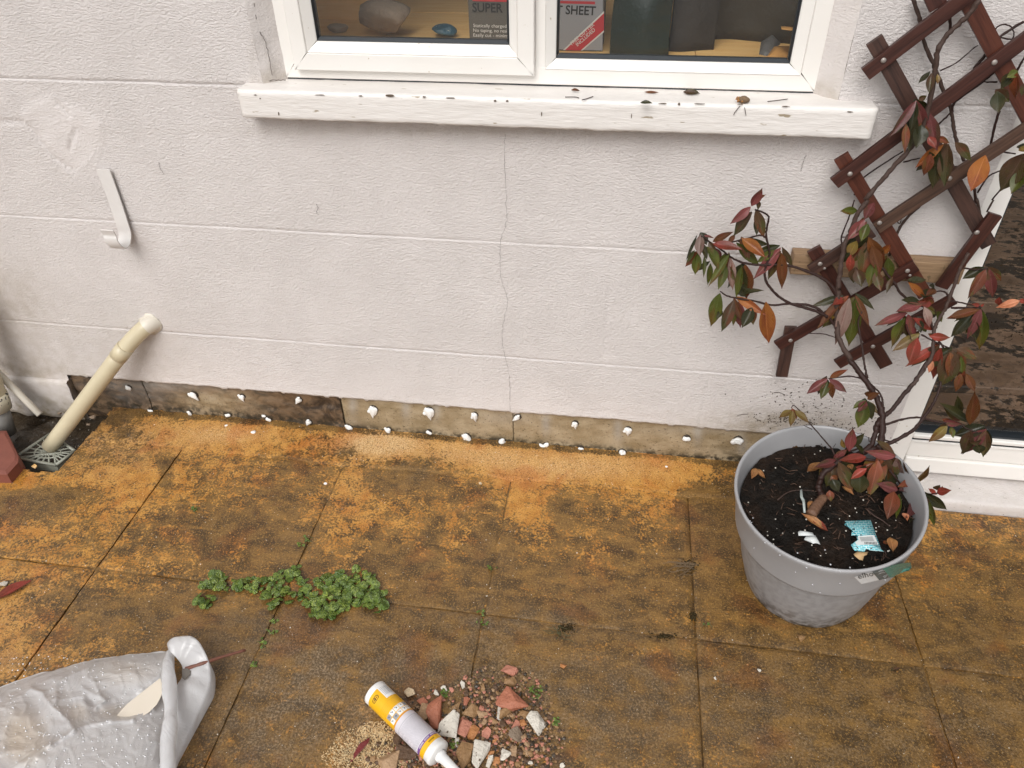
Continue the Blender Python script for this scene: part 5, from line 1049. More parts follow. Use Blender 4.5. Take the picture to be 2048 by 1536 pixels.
LEAVES = [(6, [(625, 200, 700, 75, 70, 'P'), (620, 205, 475, 325, 70, 'P'), (680, 160, 675, 225, 35, 'B'), (630, 245, 500, 415, 100, 'GR'), (660, 225, 715, 425, 80, 'GR'), (660, 290, 665, 415, 45, 'D'), (500, 420, 450, 480, 40, 'OB'),
  (210, 418, 130, 600, 25, 'D'), (235, 418, 230, 570, 80, 'PG'), (260, 425, 330, 445, 22, 'P'), (190, 540, 135, 630, 42, 'G'), (215, 560, 195, 710, 78, 'G'), (265, 580, 258, 735, 34, 'G'), (280, 510, 360, 670, 95, 'G'), (340, 520, 375, 640, 75, 'P'),
  (310, 640, 290, 790, 52, 'G'), (455, 570, 310, 795, 62, 'G'), (330, 490, 535, 530, 78, 'R'), (510, 480, 670, 640, 80, 'G'), (550, 450, 715, 580, 95, 'O'), (460, 590, 480, 820, 78, 'PG'), (430, 650, 375, 825, 70, 'G'),
  (850, 520, 660, 740, 85, 'P'), (800, 540, 680, 625, 60, 'G'), (860, 515, 935, 655, 50, 'GR'), (856, 560, 858, 810, 82, 'OB'), (580, 650, 585, 890, 122, 'OB'), (550, 665, 510, 885, 64, 'G'), (530, 830, 580, 890, 60, 'D'),
  (385, 870, 320, 1100, 112, 'G'), (491, 920, 405, 1140, 90, 'GR'), (400, 1000, 360, 1060, 45, 'D'), (500, 1000, 485, 1110, 38, 'G'), (530, 930, 540, 1112, 98, 'P'), (630, 980, 560, 1120, 95, 'D'), (505, 895, 715, 1025, 72, 'O'), (735, 935, 757, 1222, 132, 'O'),
  (430, 560, 380, 640, 50, 'G'), (300, 470, 345, 560, 50, 'GR'), (240, 480, 280, 600, 50, 'D')]),
 (5, [(705, 85, 578, 90, 62, 'G'), (840, 20, 770, 145, 78, 'P'), (765, 155, 640, 305, 88, 'P'), (701, 258, 775, 298, 36, 'R'), (790, 190, 740, 320, 75, 'G'), (700, 330, 640, 450, 84, 'Y'), (770, 340, 740, 600, 120, 'GR'), (700, 560, 735, 685, 95, 'B'),
  (795, 300, 905, 500, 105, 'OB'), (820, 370, 880, 580, 95, 'OB'), (905, 430, 965, 365, 58, 'O'), (950, 465, 955, 645, 80, 'G'), (850, 580, 890, 720, 78, 'GR'), (831, 500, 800, 680, 84, 'G'), (990, 620, 945, 740, 44, 'B'), (650, 440, 640, 570, 64, 'R'),
  (640, 790, 535, 1130, 108, 'PG'), (690, 800, 640, 1142, 132, 'G'), (600, 790, 405, 1015, 62, 'OB'), (590, 790, 510, 845, 62, 'R'), (690, 770, 790, 1000, 58, 'OB'), (1115, 665, 1242, 775, 60, 'O'), (1335, 720, 1262, 770, 58, 'OB'), (1320, 800, 1200, 815, 92, 'R'), (1280, 850, 1290, 790, 60, 'RB'),
  (1225, 845, 1035, 895, 75, 'P'), (1110, 910, 868, 1005, 64, 'P'), (1240, 860, 1280, 1010, 68, 'PG'), (1090, 950, 990, 1172, 104, 'G'), (1110, 920, 1155, 1112, 74, 'P'), (1150, 950, 1320, 1045, 64, 'R'), (1210, 1075, 1008, 1205, 78, 'Y'), (1190, 1110, 1130, 1300, 96, 'R'),
  (1370, 1165, 1118, 1327, 76, 'R'), (1285, 1098, 1436, 1108, 64, 'R'), (1380, 1190, 1320, 1420, 86, 'R'), (1480, 1210, 1390, 1472, 150, 'GR'), (1510, 1220, 1545, 1400, 95, 'GR'), (1540, 1260, 1540, 1480, 54, 'G'), (1315, 1300, 1283, 1386, 46, 'F'), (1450, 1230, 1460, 1440, 110, 'OB'),
  (1535, 1400, 1500, 1532, 64, 'OB'), (1580, 1400, 1645, 1530, 64, 'OB'), (1740, 560, 1608, 772, 80, 'RB'), (1770, 560, 1792, 765, 80, 'P'), (1750, 580, 1640, 730, 50, 'B'), (1690, 882, 1448, 948, 62, 'OB'), (1640, 910, 1475, 1085, 84, 'D'), (1700, 880, 1598, 1097, 74, 'P'), (1720, 900, 1690, 1177, 98, 'G'),
  (1640, 960, 1662, 1112, 84, 'D'), (1850, 785, 1850, 850, 54, 'R'), (2012, 812, 1840, 862, 58, 'F'), (2010, 805, 2070, 825, 34, 'R'), (1340, 900, 1380, 975, 62, 'G'), (1230, 1010, 1255, 1060, 40, 'G'), (1195, 960, 1215, 1060, 64, 'D'), (1690, 850, 1630, 840, 30, 'R'), (1700, 860, 1725, 835, 16, 'R')]),
 (7, [(465, 150, 312, 262, 76, 'P'), (475, 150, 606, 252, 64, 'P'), (482, 142, 615, 83, 48, 'OB'), (465, 175, 415, 302, 68, 'G'), (480, 180, 500, 297, 64, 'OB'), (190, 405, 82, 462, 62, 'Y'), (180, 410, 165, 525, 54, 'Y'), (200, 405, 302, 497, 58, 'Y'),
  (785, 315, 878, 270, 54, 'OB'), (775, 325, 678, 388, 54, 'G'), (775, 330, 712, 412, 62, 'P'), (775, 350, 715, 527, 106, 'G'), (790, 330, 867, 427, 42, 'Y'), (1530, 490, 1400, 370, 72, 'RB'), (1400, 500, 1532, 515, 52, 'P'), (1430, 530, 1293, 648, 72, 'Y'), (1460, 540, 1475, 622, 42, 'G'),
  (1610, 520, 1645, 280, 92, 'OB'), (1620, 570, 1560, 742, 94, 'B'), (1745, 555, 1560, 737, 106, 'P'), (1740, 570, 1720, 762, 94, 'B'), (1680, 680, 1690, 747, 84, 'D'), (635, 735, 665, 568, 84, 'P'), (600, 710, 580, 642, 38, 'Y'), (620, 722, 513, 797, 54, 'P'), (775, 782, 578, 806, 80, 'R'),
  (547, 812, 373, 861, 70, 'P'), (520, 830, 458, 1007, 98, 'GR'), (550, 820, 657, 1032, 104, 'GR'), (780, 875, 664, 952, 62, 'R'), (690, 865, 785, 900, 54, 'R'), (1012, 780, 788, 738, 74, 'P'), (870, 810, 800, 1077, 116, 'RB'), (950, 800, 900, 985, 116, 'GR'),
  (720, 900, 720, 1062, 134, 'D'), (1020, 790, 1040, 1002, 90, 'PG'), (1070, 820, 1140, 1052, 100, 'GR'), (1155, 1010, 1272, 868, 84, 'Y'), (1030, 1050, 875, 998, 84, 'P'), (1040, 1050, 1145, 1052, 66, 'P'), (1000, 1060, 950, 1262, 114, 'RB'), (1040, 1080, 1020, 1257, 54, 'G'),
  (1240, 1080, 1108, 1257, 104, 'P'), (1250, 1090, 1225, 1330, 100, 'B'), (1200, 1190, 1130, 1302, 84, 'D'), (1285, 1140, 1322, 1322, 54, 'G'), (1345, 1085, 1283, 1040, 36, 'R'), (1345, 1070, 1452, 1052, 62, 'R'), (1385, 1060, 1388, 1018, 20, 'R'),
  (480, 1050, 490, 1132, 64, 'RB'), (500, 960, 550, 1052, 84, 'D'), (860, 850, 790, 960, 90, 'D'), (980, 880, 960, 1010, 110, 'D'), (640, 840, 660, 880, 50, 'DR'), (930, 740, 1010, 770, 40, 'RB')]),
 (4, [(740, 770, 548, 1032, 64, 'P'), (758, 768, 815, 738, 42, 'B'), (745, 775, 800, 992, 94, 'P'), (840, 870, 895, 1132, 94, 'P'), (720, 850, 690, 1132, 104, 'D'), (781, 960, 740, 1122, 104, 'D'), (660, 950, 650, 1152, 54, 'RB'), (830, 1050, 885, 1132, 56, 'R'), (900, 1048, 987, 1096, 42, 'RB'),
  (950, 1110, 753, 1272, 64, 'O'), (850, 1180, 800, 1332, 74, 'RB'), (920, 1160, 870, 1422, 94, 'D'), (985, 1105, 960, 1402, 104, 'GR'), (1035, 1093, 1147, 1222, 74, 'GR'), (1270, 1193, 1170, 1442, 128, 'O'), (858, 560, 840, 702, 54, 'B'), (902, 570, 900, 640, 30, 'Y'),
  (1360, 700, 1370, 852, 90, 'D'), (1512, 560, 1500, 742, 74, 'RB'), (1520, 545, 1440, 592, 54, 'G'), (1567, 1180, 1400, 1442, 150, 'B'), (1590, 1290, 1480, 1472, 94, 'G'), (1572, 640, 1550, 732, 44, 'B'), (1540, 1130, 1600, 1160, 60, 'Y'), (740, 800, 700, 900, 60, 'RB')])]
nleaf_ = 0; base_ = []
for v, L in LEAVES:
    for (bx, by, tx, ty, w, k) in L:
        a, b = cv(v, bx, by), cv(v, tx, ty); yj = random.uniform(-.010, .006)
        beh = v == 4 and k in ('D',) and bx > 1300
        Bp = SP(*a, dy=yj); Tp = SP(*b, dy=(dep(a[1])-dep(b[1]))+yj+random.uniform(-.022, .004))
        Tp = Tp+(Tp-Bp)*.12; sc_ = np.linalg.norm(Bp-CP)/FPX
        leaf(Bp, Tp, w*VW[v][2]*sc_*.93, k, shrub)
        nleaf_ += 1; base_.append((Bp, Tp, w*VW[v][2]*sc_, v))
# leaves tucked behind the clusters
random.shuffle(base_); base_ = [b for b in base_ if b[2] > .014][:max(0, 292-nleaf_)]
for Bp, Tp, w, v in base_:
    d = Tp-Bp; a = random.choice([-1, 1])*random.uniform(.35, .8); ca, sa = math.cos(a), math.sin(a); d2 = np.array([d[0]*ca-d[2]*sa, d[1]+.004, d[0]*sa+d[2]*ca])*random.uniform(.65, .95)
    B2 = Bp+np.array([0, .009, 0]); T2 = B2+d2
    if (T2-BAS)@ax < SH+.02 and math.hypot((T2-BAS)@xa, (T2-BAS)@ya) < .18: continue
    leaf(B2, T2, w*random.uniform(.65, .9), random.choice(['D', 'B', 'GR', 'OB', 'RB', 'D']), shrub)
# dried leaves on the compost
for i, (a, b, w, k, lb) in enumerate([((1650, 1057), (1602, 1026), 16, 'DR', 'pale orange dry leaf on the compost above the white scraps'), ((1625, 1038), (1656, 1062), 14, 'R', 'orange red fallen leaf overlapping a pale orange one in the pot'), ((1660, 930), (1620, 938), 14, 'DR', 'faded orange dry leaf at the back of the compost'), ((1640, 925), (1614, 944), 18, 'DR', 'broad pale orange leaf on the compost left of the lowest red leaves'),
   ((1512, 937), (1503, 958), 14, 'DR', 'pale dead leaf at the left edge of the compost, left of its pair'), ((1512, 937), (1531, 957), 10, 'DR', 'narrow pink brown dead leaf at the left of the compost, right of its pair'), ((1780, 1075), (1786, 1104), 18, 'DR', 'tan dry leaf at the right side of the compost by the cyan label'), ((1684, 973), (1708, 990), 10, 'DR', 'narrow curled orange leaf in the middle of the compost'),
   ((1625, 1003), (1616, 1022), 14, 'DR', 'tan dead leaf against the ringed stem'), ((1806, 1026), (1815, 1042), 12, 'F', 'small salmon leaf fragment against the right inside wall of the pot'), ((1590, 890), (1592, 912), 18, 'B', 'brown dead leaf stuck on the inside back wall of the pot'), ((1768, 1081), (1776, 1089), 10, 'RB', 'tiny rust red leaf beside the tan dry leaf')]):
    Bp, Tp = (soilpt(*a, .006), soilpt(*b, .008)) if i != 10 else (WP(*a, -.228), WP(*b, -.238)); r = empty('fallen_leaf', Bp, lb, 'leaf'); leaf(Bp, Tp, w/1000*1.05, k, r, face=ax if i != 10 else (0, -1, .5), name='blade')
for pts, r, lb in [([(1732, 1017), (1748, 1031), (1765, 1041), (1780, 1053)], .0016, 'pale brown twig on the right half of the compost'), ([(1555, 1000), (1575, 985), (1600, 980), (1642, 984)], .0013, 'thin dark twig on the compost reaching the ringed stem'), ([(1769, 1101), (1772, 1110), (1765, 1120)], .0009, 'tiny pale rootlet hanging at the near corner of the cyan label')]:
    P = catmull([soilpt(x, y, .006) for x, y in pts], 5); vv, f = tube(P, np.linspace(r, r*.6, len(P)), 6); tag(obj('twig', vv, f, M['barkgrey'], loc=tuple(P[0])), lb, 'twig')

# =====================================================================================================
# SILL DEBRIS
# =====================================================================================================
def sillpt(px, py): return FP(px, py, .9435)
for pts, r, lb in [([(1130, 195), (1150, 195), (1158, 197)], .0008, 'short brown twig on the sill below the middle mullion'), ([(1164, 201), (1178, 197), (1186, 194)], .0009, 'tiny brown twig with a knob on the sill right of the first twig'), ([(1535, 204), (1560, 201), (1575, 199)], .0008, 'thin grey twig lying on the right end of the sill'), ([(1480, 213), (1470, 225), (1467, 231)], .0007, 'fine stalk hanging over the sill edge left under the dried flower'), ([(1489, 216), (1492, 232)], .0006, 'shorter stalk hanging over the sill edge under the dried flower')]:
    P = catmull([sillpt(x, y) if y < 212 else WP(x, y, -.049) for x, y in pts], 4); vv, f = tube(P+np.array([0, 0, .001]), r, 5); tag(obj('twig', vv, f, M['barkgrey'], loc=tuple(P[0])), lb, 'twig')
for a, b, w, k, lb in [((1366, 186), (1400, 190), 16, 'B', 'curled dark brown dead leaf on the sill against the window frame'), ((1280, 208), (1305, 210), 9, 'D', 'small grey green dead leaf on the front edge of the sill'), ((1288, 186), (1318, 188), 6, 'OB', 'thin orange brown leaf in the gap under the right window frame'), ((1142, 182), (1160, 185), 7, 'OB', 'tiny curled orange leaf on the sill below the mullion')]:
    Bp, Tp = sillpt(*a)+[0, 0, .002], sillpt(*b)+[0, 0, .003]; r = empty('dead_leaf', Bp, lb, 'leaf'); leaf(Bp, Tp, w/1000, k, r, face=(0, -.6, 1), name='blade')
fl = empty('dried_flower', sillpt(1483, 208), 'dried brown and orange flower head on the front edge of the sill', 'dried flower'); c = sillpt(1483, 205)
vv, f = blob(1, 3, .5, 5); obj('seed_head', vv*[.011, .009, .006]+c+[0.002, 0, .005], f, simple('dry_brown_husk', (.12, .08, .05), (.25, .16, .09), rough=.8, sc=200), fl)
m = MB()
for i in range(26):
    vv, f = blob(.0018, 1, .4, i); m.add(vv+c+[random.uniform(-.011, .004), random.uniform(-.008, .004), random.uniform(.003, .010)], f)
kind(m.obj('petals', simple('dry_orange_petal', (.45, .20, .05), (.3, .13, .04), rough=.7), fl), 'stuff')

# =====================================================================================================
# WEEDS
# =====================================================================================================
def mat_weed():
    n = N('small_wet_green_leaf'); oi = n.n.new('ShaderNodeObjectInfo'); c = n.mix(oi.outputs['Random'], (.075, .135, .018), (.24, .30, .050)); c = n.mix(n.mr(n.noise(1.6, 3), .42, .62), c, (.075, .12, .018))
    return n.fin(c, .25, n.bump(n.noise(2.5, 3), .4, .2), Specular_IOR_Level=.55)
M['weed'] = mat_weed()
def weedmesh(seed):
    r = np.random.default_rng(seed); k = 16; V = [(0, 0, .12)]; ph = r.uniform(0, 6)
    for ring, rr in ((1, .5), (2, 1.)):
        for i in range(k):
            a = 2*math.pi*i/k; q = rr*(1+(.05*math.cos(i*math.pi) if ring == 2 else 0))*(1-.45*math.exp(-((a-math.pi)/.25)**2)*(ring == 2)); V.append((q*math.cos(a), q*math.sin(a), (.10 if ring == 1 else -.05+.12*math.sin(a*2+ph))))
    F = [(0, 1+i, 1+(i+1) % k) for i in range(k)]+[(1+i, 1+k+i, 1+k+(i+1) % k, 1+(i+1) % k) for i in range(k)]; return mesh('leaf', V, F, M['weed'])
WM = [weedmesh(i) for i in range(5)]
def weed(name, ells, nleaf, rmin, rmax, label, hmax=.022, seed=0):
    r = np.random.default_rng(seed); c0 = FP(ells[0][0], ells[0][1]); t = empty(name, c0, label, 'weed'); ar = np.array([e[2]*e[3] for e in ells], float); ar /= ar.sum(); stems = MB()
    for i in range(nleaf):
        e = ells[r.choice(len(ells), p=ar)]; a, q = r.uniform(0, 6.283), math.sqrt(r.random()); px, py = e[0]+e[2]*q*math.cos(a), e[1]+e[3]*q*math.sin(a)
        h = r.uniform(.003, hmax)*(1-.5*q); p = FP(px, py, h); s = r.uniform(rmin, rmax)*.001; o = bpy.data.objects.new('leaf', WM[r.integers(5)]); link(o, t)
        o.location = p-c0; o.scale = (s, s, s); o.rotation_euler = (r.normal()*.30+.15, r.normal()*.30, r.uniform(0, 6.28))
        g = FP(px+r.uniform(-8, 8), py+r.uniform(-5, 8), 0); v, f = tube([g, (g+p)/2+[0, 0, .002], p-[0, 0, .001]], .0006, 4, False); stems.add(v, f)
    stems.obj('stems', simple('weed_stem', (.08, .11, .03), (.12, .10, .04), rough=.5), t)
weed('weed_clump', [(430, 1165, 30, 22), (408, 1200, 22, 16), (500, 1168, 34, 14), (565, 1160, 52, 20), (603, 1143, 18, 16), (655, 1190, 58, 36), (700, 1160, 52, 24), (735, 1190, 38, 24), (640, 1222, 34, 16), (755, 1205, 26, 14), (560, 1192, 34, 14), (545, 1210, 14, 8), (760, 1228, 12, 10)], 298, 5.5, 12.0, 'large sprawling clump of small round green leaves growing over the slab joint', seed=1)
for i, (el, nl, lb) in enumerate([([(615, 1076, 10, 8), (603, 1088, 8, 6)], 14, 'small green sprig in the slab joint above the large weed clump'), ([(540, 1262, 14, 10), (527, 1285, 8, 14), (548, 1245, 10, 8)], 20, 'strip of small green leaves in the joint below the large weed clump'), ([(508, 1330, 7, 6)], 6, 'tiny green tuft in the joint right of the twig'),
     ([(960, 1226, 10, 8), (966, 1246, 14, 8)], 14, 'bright green sprig in the joint in the middle of the paving'), ([(984, 1134, 10, 5)], 7, 'tiny green sprig at the joint above the bright green one'), ([(890, 1385, 8, 8)], 12, 'small green moss tuft at the back of the rubble'), ([(1073, 1384, 15, 13)], 26, 'dark green round moss cushion right of the rubble'),
     ([(1112, 1442, 7, 9)], 10, 'small blue green moss tuft at the right end of the rubble'), ([(907, 1490, 9, 12)], 12, 'dark green moss between the cartridge nozzle and the rubble'), ([(1412, 1248, 6, 3)], 5, 'tiny green seedling beside the right hand joint'), ([(387, 1017, 7, 5)], 7, 'flat pale green lichen spot on the upper left slab'), ([(330, 842, 7, 4)], 6, 'tiny pale green sprig at the wall foot right of the pipe')]):
    weed('weed_sprig', el, nl, 1.8, 4.2, lb, .008, 20+i)
M['dry'] = simple('dry_straw', (.22, .15, .08), (.12, .08, .05), rough=.7)
def strands(name, c, n_, L_, label, cat, m, direction=None, seed=0):
    r = np.random.default_rng(seed); mb = MB(); p0 = FP(*c, .003)
    for i in range(n_):
        a = (direction+r.normal()*.25) if direction is not None else r.uniform(0, 6.28); q = p0+r.normal(size=3)*[.008, .008, 0]; e_ = q+np.array([math.cos(a), math.sin(a), r.uniform(0, .15)])*L_*r.uniform(.4, 1)
        v, f = tube(catmull([q, (q+e_)/2+r.normal(size=3)*.004*[1, 1, .3], e_], 4), .0006, 4, False); mb.add(v, f)
    return tag(mb.obj(name, m, loc=tuple(p0)), label, cat)
strands('dry_root_tuft', (1382, 1133), 26, .055, 'tuft of dry roots and dark moss in the joint left of the pot', 'roots', M['dry'], math.pi+.15, 3)
strands('dry_grass', (1118, 1262), 14, .03, 'small dark tuft of dead grass on the paving between the pot and the weeds', 'dead grass', simple('dark_dead_grass', (.05, .05, .02), (.09, .08, .03), rough=.7), None, 4)
for c, rr, lb in [((1380, 1130), (26, 13), 'low dark moss pad in the joint left of the pot'), ((1132, 1256), (16, 8), 'black moss lump on the slab below the middle'), ((1330, 1272), (34, 8), 'dark moss line in the joint left of the pot foot'), ((1387, 1232), (11, 10), 'black moss spot on the right hand joint')]:
    mb = MB(); r = np.random.default_rng(int(c[0])); p0 = FP(*c)
    for i in range(90):
        a, q = r.uniform(0, 6.28), abs(r.normal())*.75; V, F = blob(r.uniform(.0006, .0028)*max(.4, 1.2-q*.5), 1, .6, i); mb.add(V*[1.2, 1, .5]+FP(c[0]+rr[0]*q*math.cos(a), c[1]+rr[1]*q*math.sin(a), .001), F)
    tag(mb.obj('moss_pad', simple('black_green_moss', (.022, .018, .009), (.060, .042, .020), rough=1, sc=200, spec=.05), loc=tuple(p0)), lb, 'moss')

# =====================================================================================================
# RUBBLE
# =====================================================================================================
RC = {'pink': ((.50, .215, .145), (.40, .155, .10)), 'white': ((.66, .62, .55), (.50, .45, .37)), 'ochre': ((.33, .19, .08), (.21, .115, .05)), 'tan': ((.42, .27, .15), (.28, .17, .09)), 'orange': ((.47, .21, .07), (.34, .13, .045)), 'brown': ((.13, .07, .035), (.07, .04, .022)), 'cream': ((.62, .50, .34), (.48, .36, .22)), 'grey': ((.28, .21, .15), (.18, .13, .09)), 'terracotta': ((.42, .155, .085), (.30, .10, .055)), 'crimson': ((.20, .022, .02), (.10, .012, .012))}
for k, (a, b) in RC.items():
    M['r_'+k] = simple('rubble_'+k, a, b, rough=.6, sc=70, bs=130, bump=1, bd=.004, spots=(.10, .065, .04), spot_sc=110, spot_t={'white': .62, 'pink': .64, 'cream': .6}.get(k, .68))
RUB = [(1470, 255, 140, 90, 'pink', 'pink mortar chip at the far tip of the rubble, farthest from the camera'), (1480, 335, 95, 75, 'ochre', 'ochre stone just in front of the farthest pink chip'), (1085, 360, 45, 62, 'white', 'small white paint shard standing behind the middle of the rubble'),
 (650, 430, 96, 72, 'cream', 'cream triangular chip behind the middle of the cartridge'), (930, 390, 60, 40, 'white', 'small white flake behind the green moss tuft'), (1000, 405, 50, 36, 'pink', 'small pinkish flake just right of the green moss tuft'), (870, 425, 50, 40, 'white', 'small speckled white flake left of the green moss tuft'), (1250, 390, 80, 60, 'ochre', 'crumbly ochre lump behind the rubble middle'),
 (1500, 500, 255, 165, 'terracotta', 'largest terracotta brick piece with white paint, at the right back of the rubble'), (1402, 580, 60, 130, 'white', 'white plaster slab leaning on the large terracotta piece'), (1465, 630, 140, 120, 'ochre', 'ochre stone in front of the large terracotta piece'), (1592, 605, 84, 64, 'ochre', 'rounded ochre pebble right of the ochre stone'), (1582, 680, 62, 54, 'orange', 'small orange pebble below the rounded ochre pebble'),
 (1690, 690, 150, 165, 'white', 'mottled white plaster chunk at the right end of the rubble'), (1785, 680, 40, 64, 'pink', 'slim pink splinter touching the mottled white chunk'), (1520, 700, 62, 104, 'pink', 'upright pink chip in front of the ochre stone'), (880, 600, 170, 230, 'terracotta', 'long terracotta brick piece with sandy crust beside the cartridge'), (790, 590, 120, 120, 'tan', 'sandy crusted lump between the cartridge and the long terracotta piece'),
 (970, 705, 160, 190, 'white', 'big white triangular paint shard right of the cartridge'), (1105, 722, 118, 172, 'pink', 'pink kite shaped chip right of the big white triangle'), (1172, 752, 84, 104, 'orange', 'orange shard beside the pink kite shaped chip'), (1282, 760, 72, 82, 'pink', 'square pink chip in the middle of the rubble'), (1150, 590, 115, 96, 'ochre', 'ochre lump behind the pink kite shaped chip'), (1240, 603, 92, 66, 'tan', 'flat tan lump right of the ochre lump'),
 (1345, 815, 52, 46, 'orange', 'tiny orange chip in front of the square pink chip'), (1540, 780, 135, 115, 'grey', 'grey brown stone at the right front of the rubble'), (1255, 825, 92, 28, 'white', 'thin white flake lying flat near the front'), (1232, 930, 125, 225, 'white', 'tall grey white plaster wedge at the front of the rubble'), (1090, 955, 120, 190, 'ochre', 'brown ochre stone right of the cartridge nozzle'), (1155, 885, 50, 60, 'white', 'white round pebble left of the tall plaster wedge'),
 (1440, 930, 82, 92, 'white', 'white angular flake at the right front'), (1515, 905, 72, 82, 'tan', 'round tan pebble right of the white angular flake'), (1312, 930, 55, 72, 'orange', 'orange brown pebble right of the tall plaster wedge'), (1365, 990, 52, 62, 'orange', 'small orange pebble at the bottom edge of the photo'), (1305, 992, 50, 84, 'white', 'white smooth lump at the foot of the tall plaster wedge'), (620, 930, 160, 120, 'brown', 'brown stone in the shade under the cartridge'),
 (490, 985, 210, 140, 'tan', 'large flat tan stone left of the cartridge nozzle'), (350, 970, 52, 52, 'ochre', 'small ochre crumb on the sawdust'), (560, 800, 80, 120, 'brown', 'dark red brown chip against the underside of the cartridge'), (755, 495, 92, 62, 'terracotta', 'curled dark red chip behind the cartridge'), (1115, 495, 54, 64, 'terracotta', 'small red brick crumb behind the ochre lump'), (920, 490, 66, 44, 'pink', 'pink crumb in front of the green moss tuft'),
 (1025, 530, 76, 64, 'ochre', 'ochre crumb behind the big white triangle'), (1040, 830, 34, 66, 'white', 'white splinter below the big white triangle'), (1400, 690, 90, 60, 'brown', 'brown bark curl in the middle of the rubble'), (1330, 660, 100, 50, 'ochre', 'dull ochre lump behind the brown curl'), (1050, 600, 44, 190, 'tan', 'long grey tan stick standing among the stones')]
def rubble(px, py, wpx, hpx, m, label, seed, tall=.5, zmul=1.):
    px, py, wpx, hpx = 660+px*.2441, 1280+py*.2441, wpx*.2441, hpx*.2441; c = FP(px, py, .006); sc_ = np.linalg.norm(c-CP)/FPX; w = wpx*sc_/2; d = hpx*sc_/2; V, F = chunk(seed); h = min(w, d)*tall*random.uniform(.6, 1)
    o = np.stack([V[:, 0]*w, V[:, 1]*d*1.05, V[:, 2]*h], 1); a = random.uniform(-.15, .15); ca, sa = math.cos(a), math.sin(a); o = o@np.array([[ca, sa, 0], [-sa, ca, 0], [0, 0, 1]])
    o[:, 2] += o[:, 0]*random.uniform(-.2, .2)+o[:, 1]*random.uniform(0, .3); o[:, 2] -= o[:, 2].min()-.0005; return tag(obj('rubble_chip', o+[c[0], c[1], 0], F, M['r_'+m], smooth=False, loc=(c[0], c[1], 0)), label, 'rubble piece', 'rubble fragments beside the cartridge')
for i, q in enumerate(RUB): rubble(*q, 200+i)
o = rubble(258, 885, 62, 215, 'crimson', 'dark crimson splinter of painted wood on the sawdust', 401)
o.name = 'wood_splinter'; o['category'] = 'splinter'; del o['group']; o.rotation_euler[2] = -.5
def crumbs(name, ells, n_, rmin, rmax, mats, label, cat, seed, zmax=.004, shape=(1, 1, .6), rough=.4):
    r = np.random.default_rng(seed); root = None
    for mi, m in enumerate(mats):
        mb = MB()
        for i in range(n_//len(mats)):
            e = ells[r.integers(len(ells))]; a, q = r.uniform(0, 6.28), r.random()**.8*1.15; px, py = e[0]+e[2]*q*math.cos(a), e[1]+e[3]*q*math.sin(a); V, F = blob(r.uniform(rmin, rmax)*.001*(1 if r.random() < .85 else 1.6), 1, rough, int(r.integers(60)))
            b = r.uniform(0, 3.14); R2 = np.array([[math.cos(b), math.sin(b), 0], [-math.sin(b), math.cos(b), 0], [0, 0, 1]]); mb.add((V*shape)@R2+FP(px, py, r.uniform(0, zmax)*(1-q)+.0005), F)
        kind(mb.obj(name, m, smooth=False), 'stuff')
crumbs('rubble_crumbs', [(960, 1440, 130, 70), (1000, 1400, 90, 60), (900, 1500, 170, 50), (1050, 1480, 70, 60), (860, 1520, 90, 40)], 2800, .8, 4.0, [M['r_ochre'], M['r_brown'], M['r_tan'], M['r_brown'], M['r_pink'], M['mud']], '', '', 5, .006)
crumbs('sawdust', [(735, 1490, 60, 34), (760, 1465, 40, 20), (700, 1515, 50, 26), (780, 1520, 50, 22)], 4200, .35, 1.2, [simple('pale_sawdust', (.66, .46, .24), (.5, .32, .15), rough=.8), simple('yellow_sawdust', (.74, .57, .33), rough=.8)], '', '', 6, .006, (1.8, .7, .5))
def floor_any(r): return r.uniform(-100, 2150), 940+(r.random()**.7)*640
r_ = np.random.default_rng(12); mb = MB(); mb2 = MB()
for i in range(700):
    px, py = floor_any(r_); p = FP(px, py, .001)
    if p[1] > -.1 or (p[0] < -.15 and p[1] > -.27): continue
    big = r_.random() < .05; V, F = blob(r_.uniform(.0003, .0008)*(2.2 if big else 1), 1, .4, i % 40); (mb if i % 3 else mb2).add(V*[1, 1, .6]+p, F)
kind(mb.obj('plaster_grit', simple('white_plaster_grit', (.72, .68, .60), rough=.7), smooth=False), 'stuff'); kind(mb2.obj('sand_grit', simple('tan_grit', (.5, .30, .12), rough=.7), smooth=False), 'stuff')
for i, (px, py, r, m, lb) in enumerate([(1127, 1334, 7, 'orange', 'single orange pebble on the slab right of the rubble'), (1602, 1278, 8, 'ochre', 'ochre pebble on the slab in front of the pot'), (8, 1170, 9, 'white', 'white plaster flake at the left edge of the paving'), (1518, 1342, 4, 'white', 'tiny white crumb on the slab below the pot'), (1061, 1524, 6, 'white', 'white crumb at the bottom edge right of the rubble'), (1125, 1533, 5, 'white', 'white crumb at the bottom edge farther right'), (1431, 1357, 4, 'white', 'white fleck right of the vertical joint'), (960, 968, 5, 'cream', 'pale crumb on the slab below the tall cream plug')]):
    V, F, c = smallrock(px, py, r, 170+i, None, z=0); tag(obj('small_stone', V, F, M['r_'+m], smooth=False, loc=tuple(c)), lb, 'stone')
for a, b, w, k, lb in [((62, 1161), (-25, 1206), 27, 'R', 'long orange red fallen leaf at the left edge of the paving'), ((1800, 1336), (1780, 1342), 8, 'B', 'tiny brown dead leaf on the slab at the lower right')]:
    Bp, Tp = FP(*a, .004), FP(*b, .004); r = empty('fallen_leaf', Bp, lb, 'leaf'); leaf(Bp, Tp, w/1000, k, r, face=(0, 0, 1), name='blade')

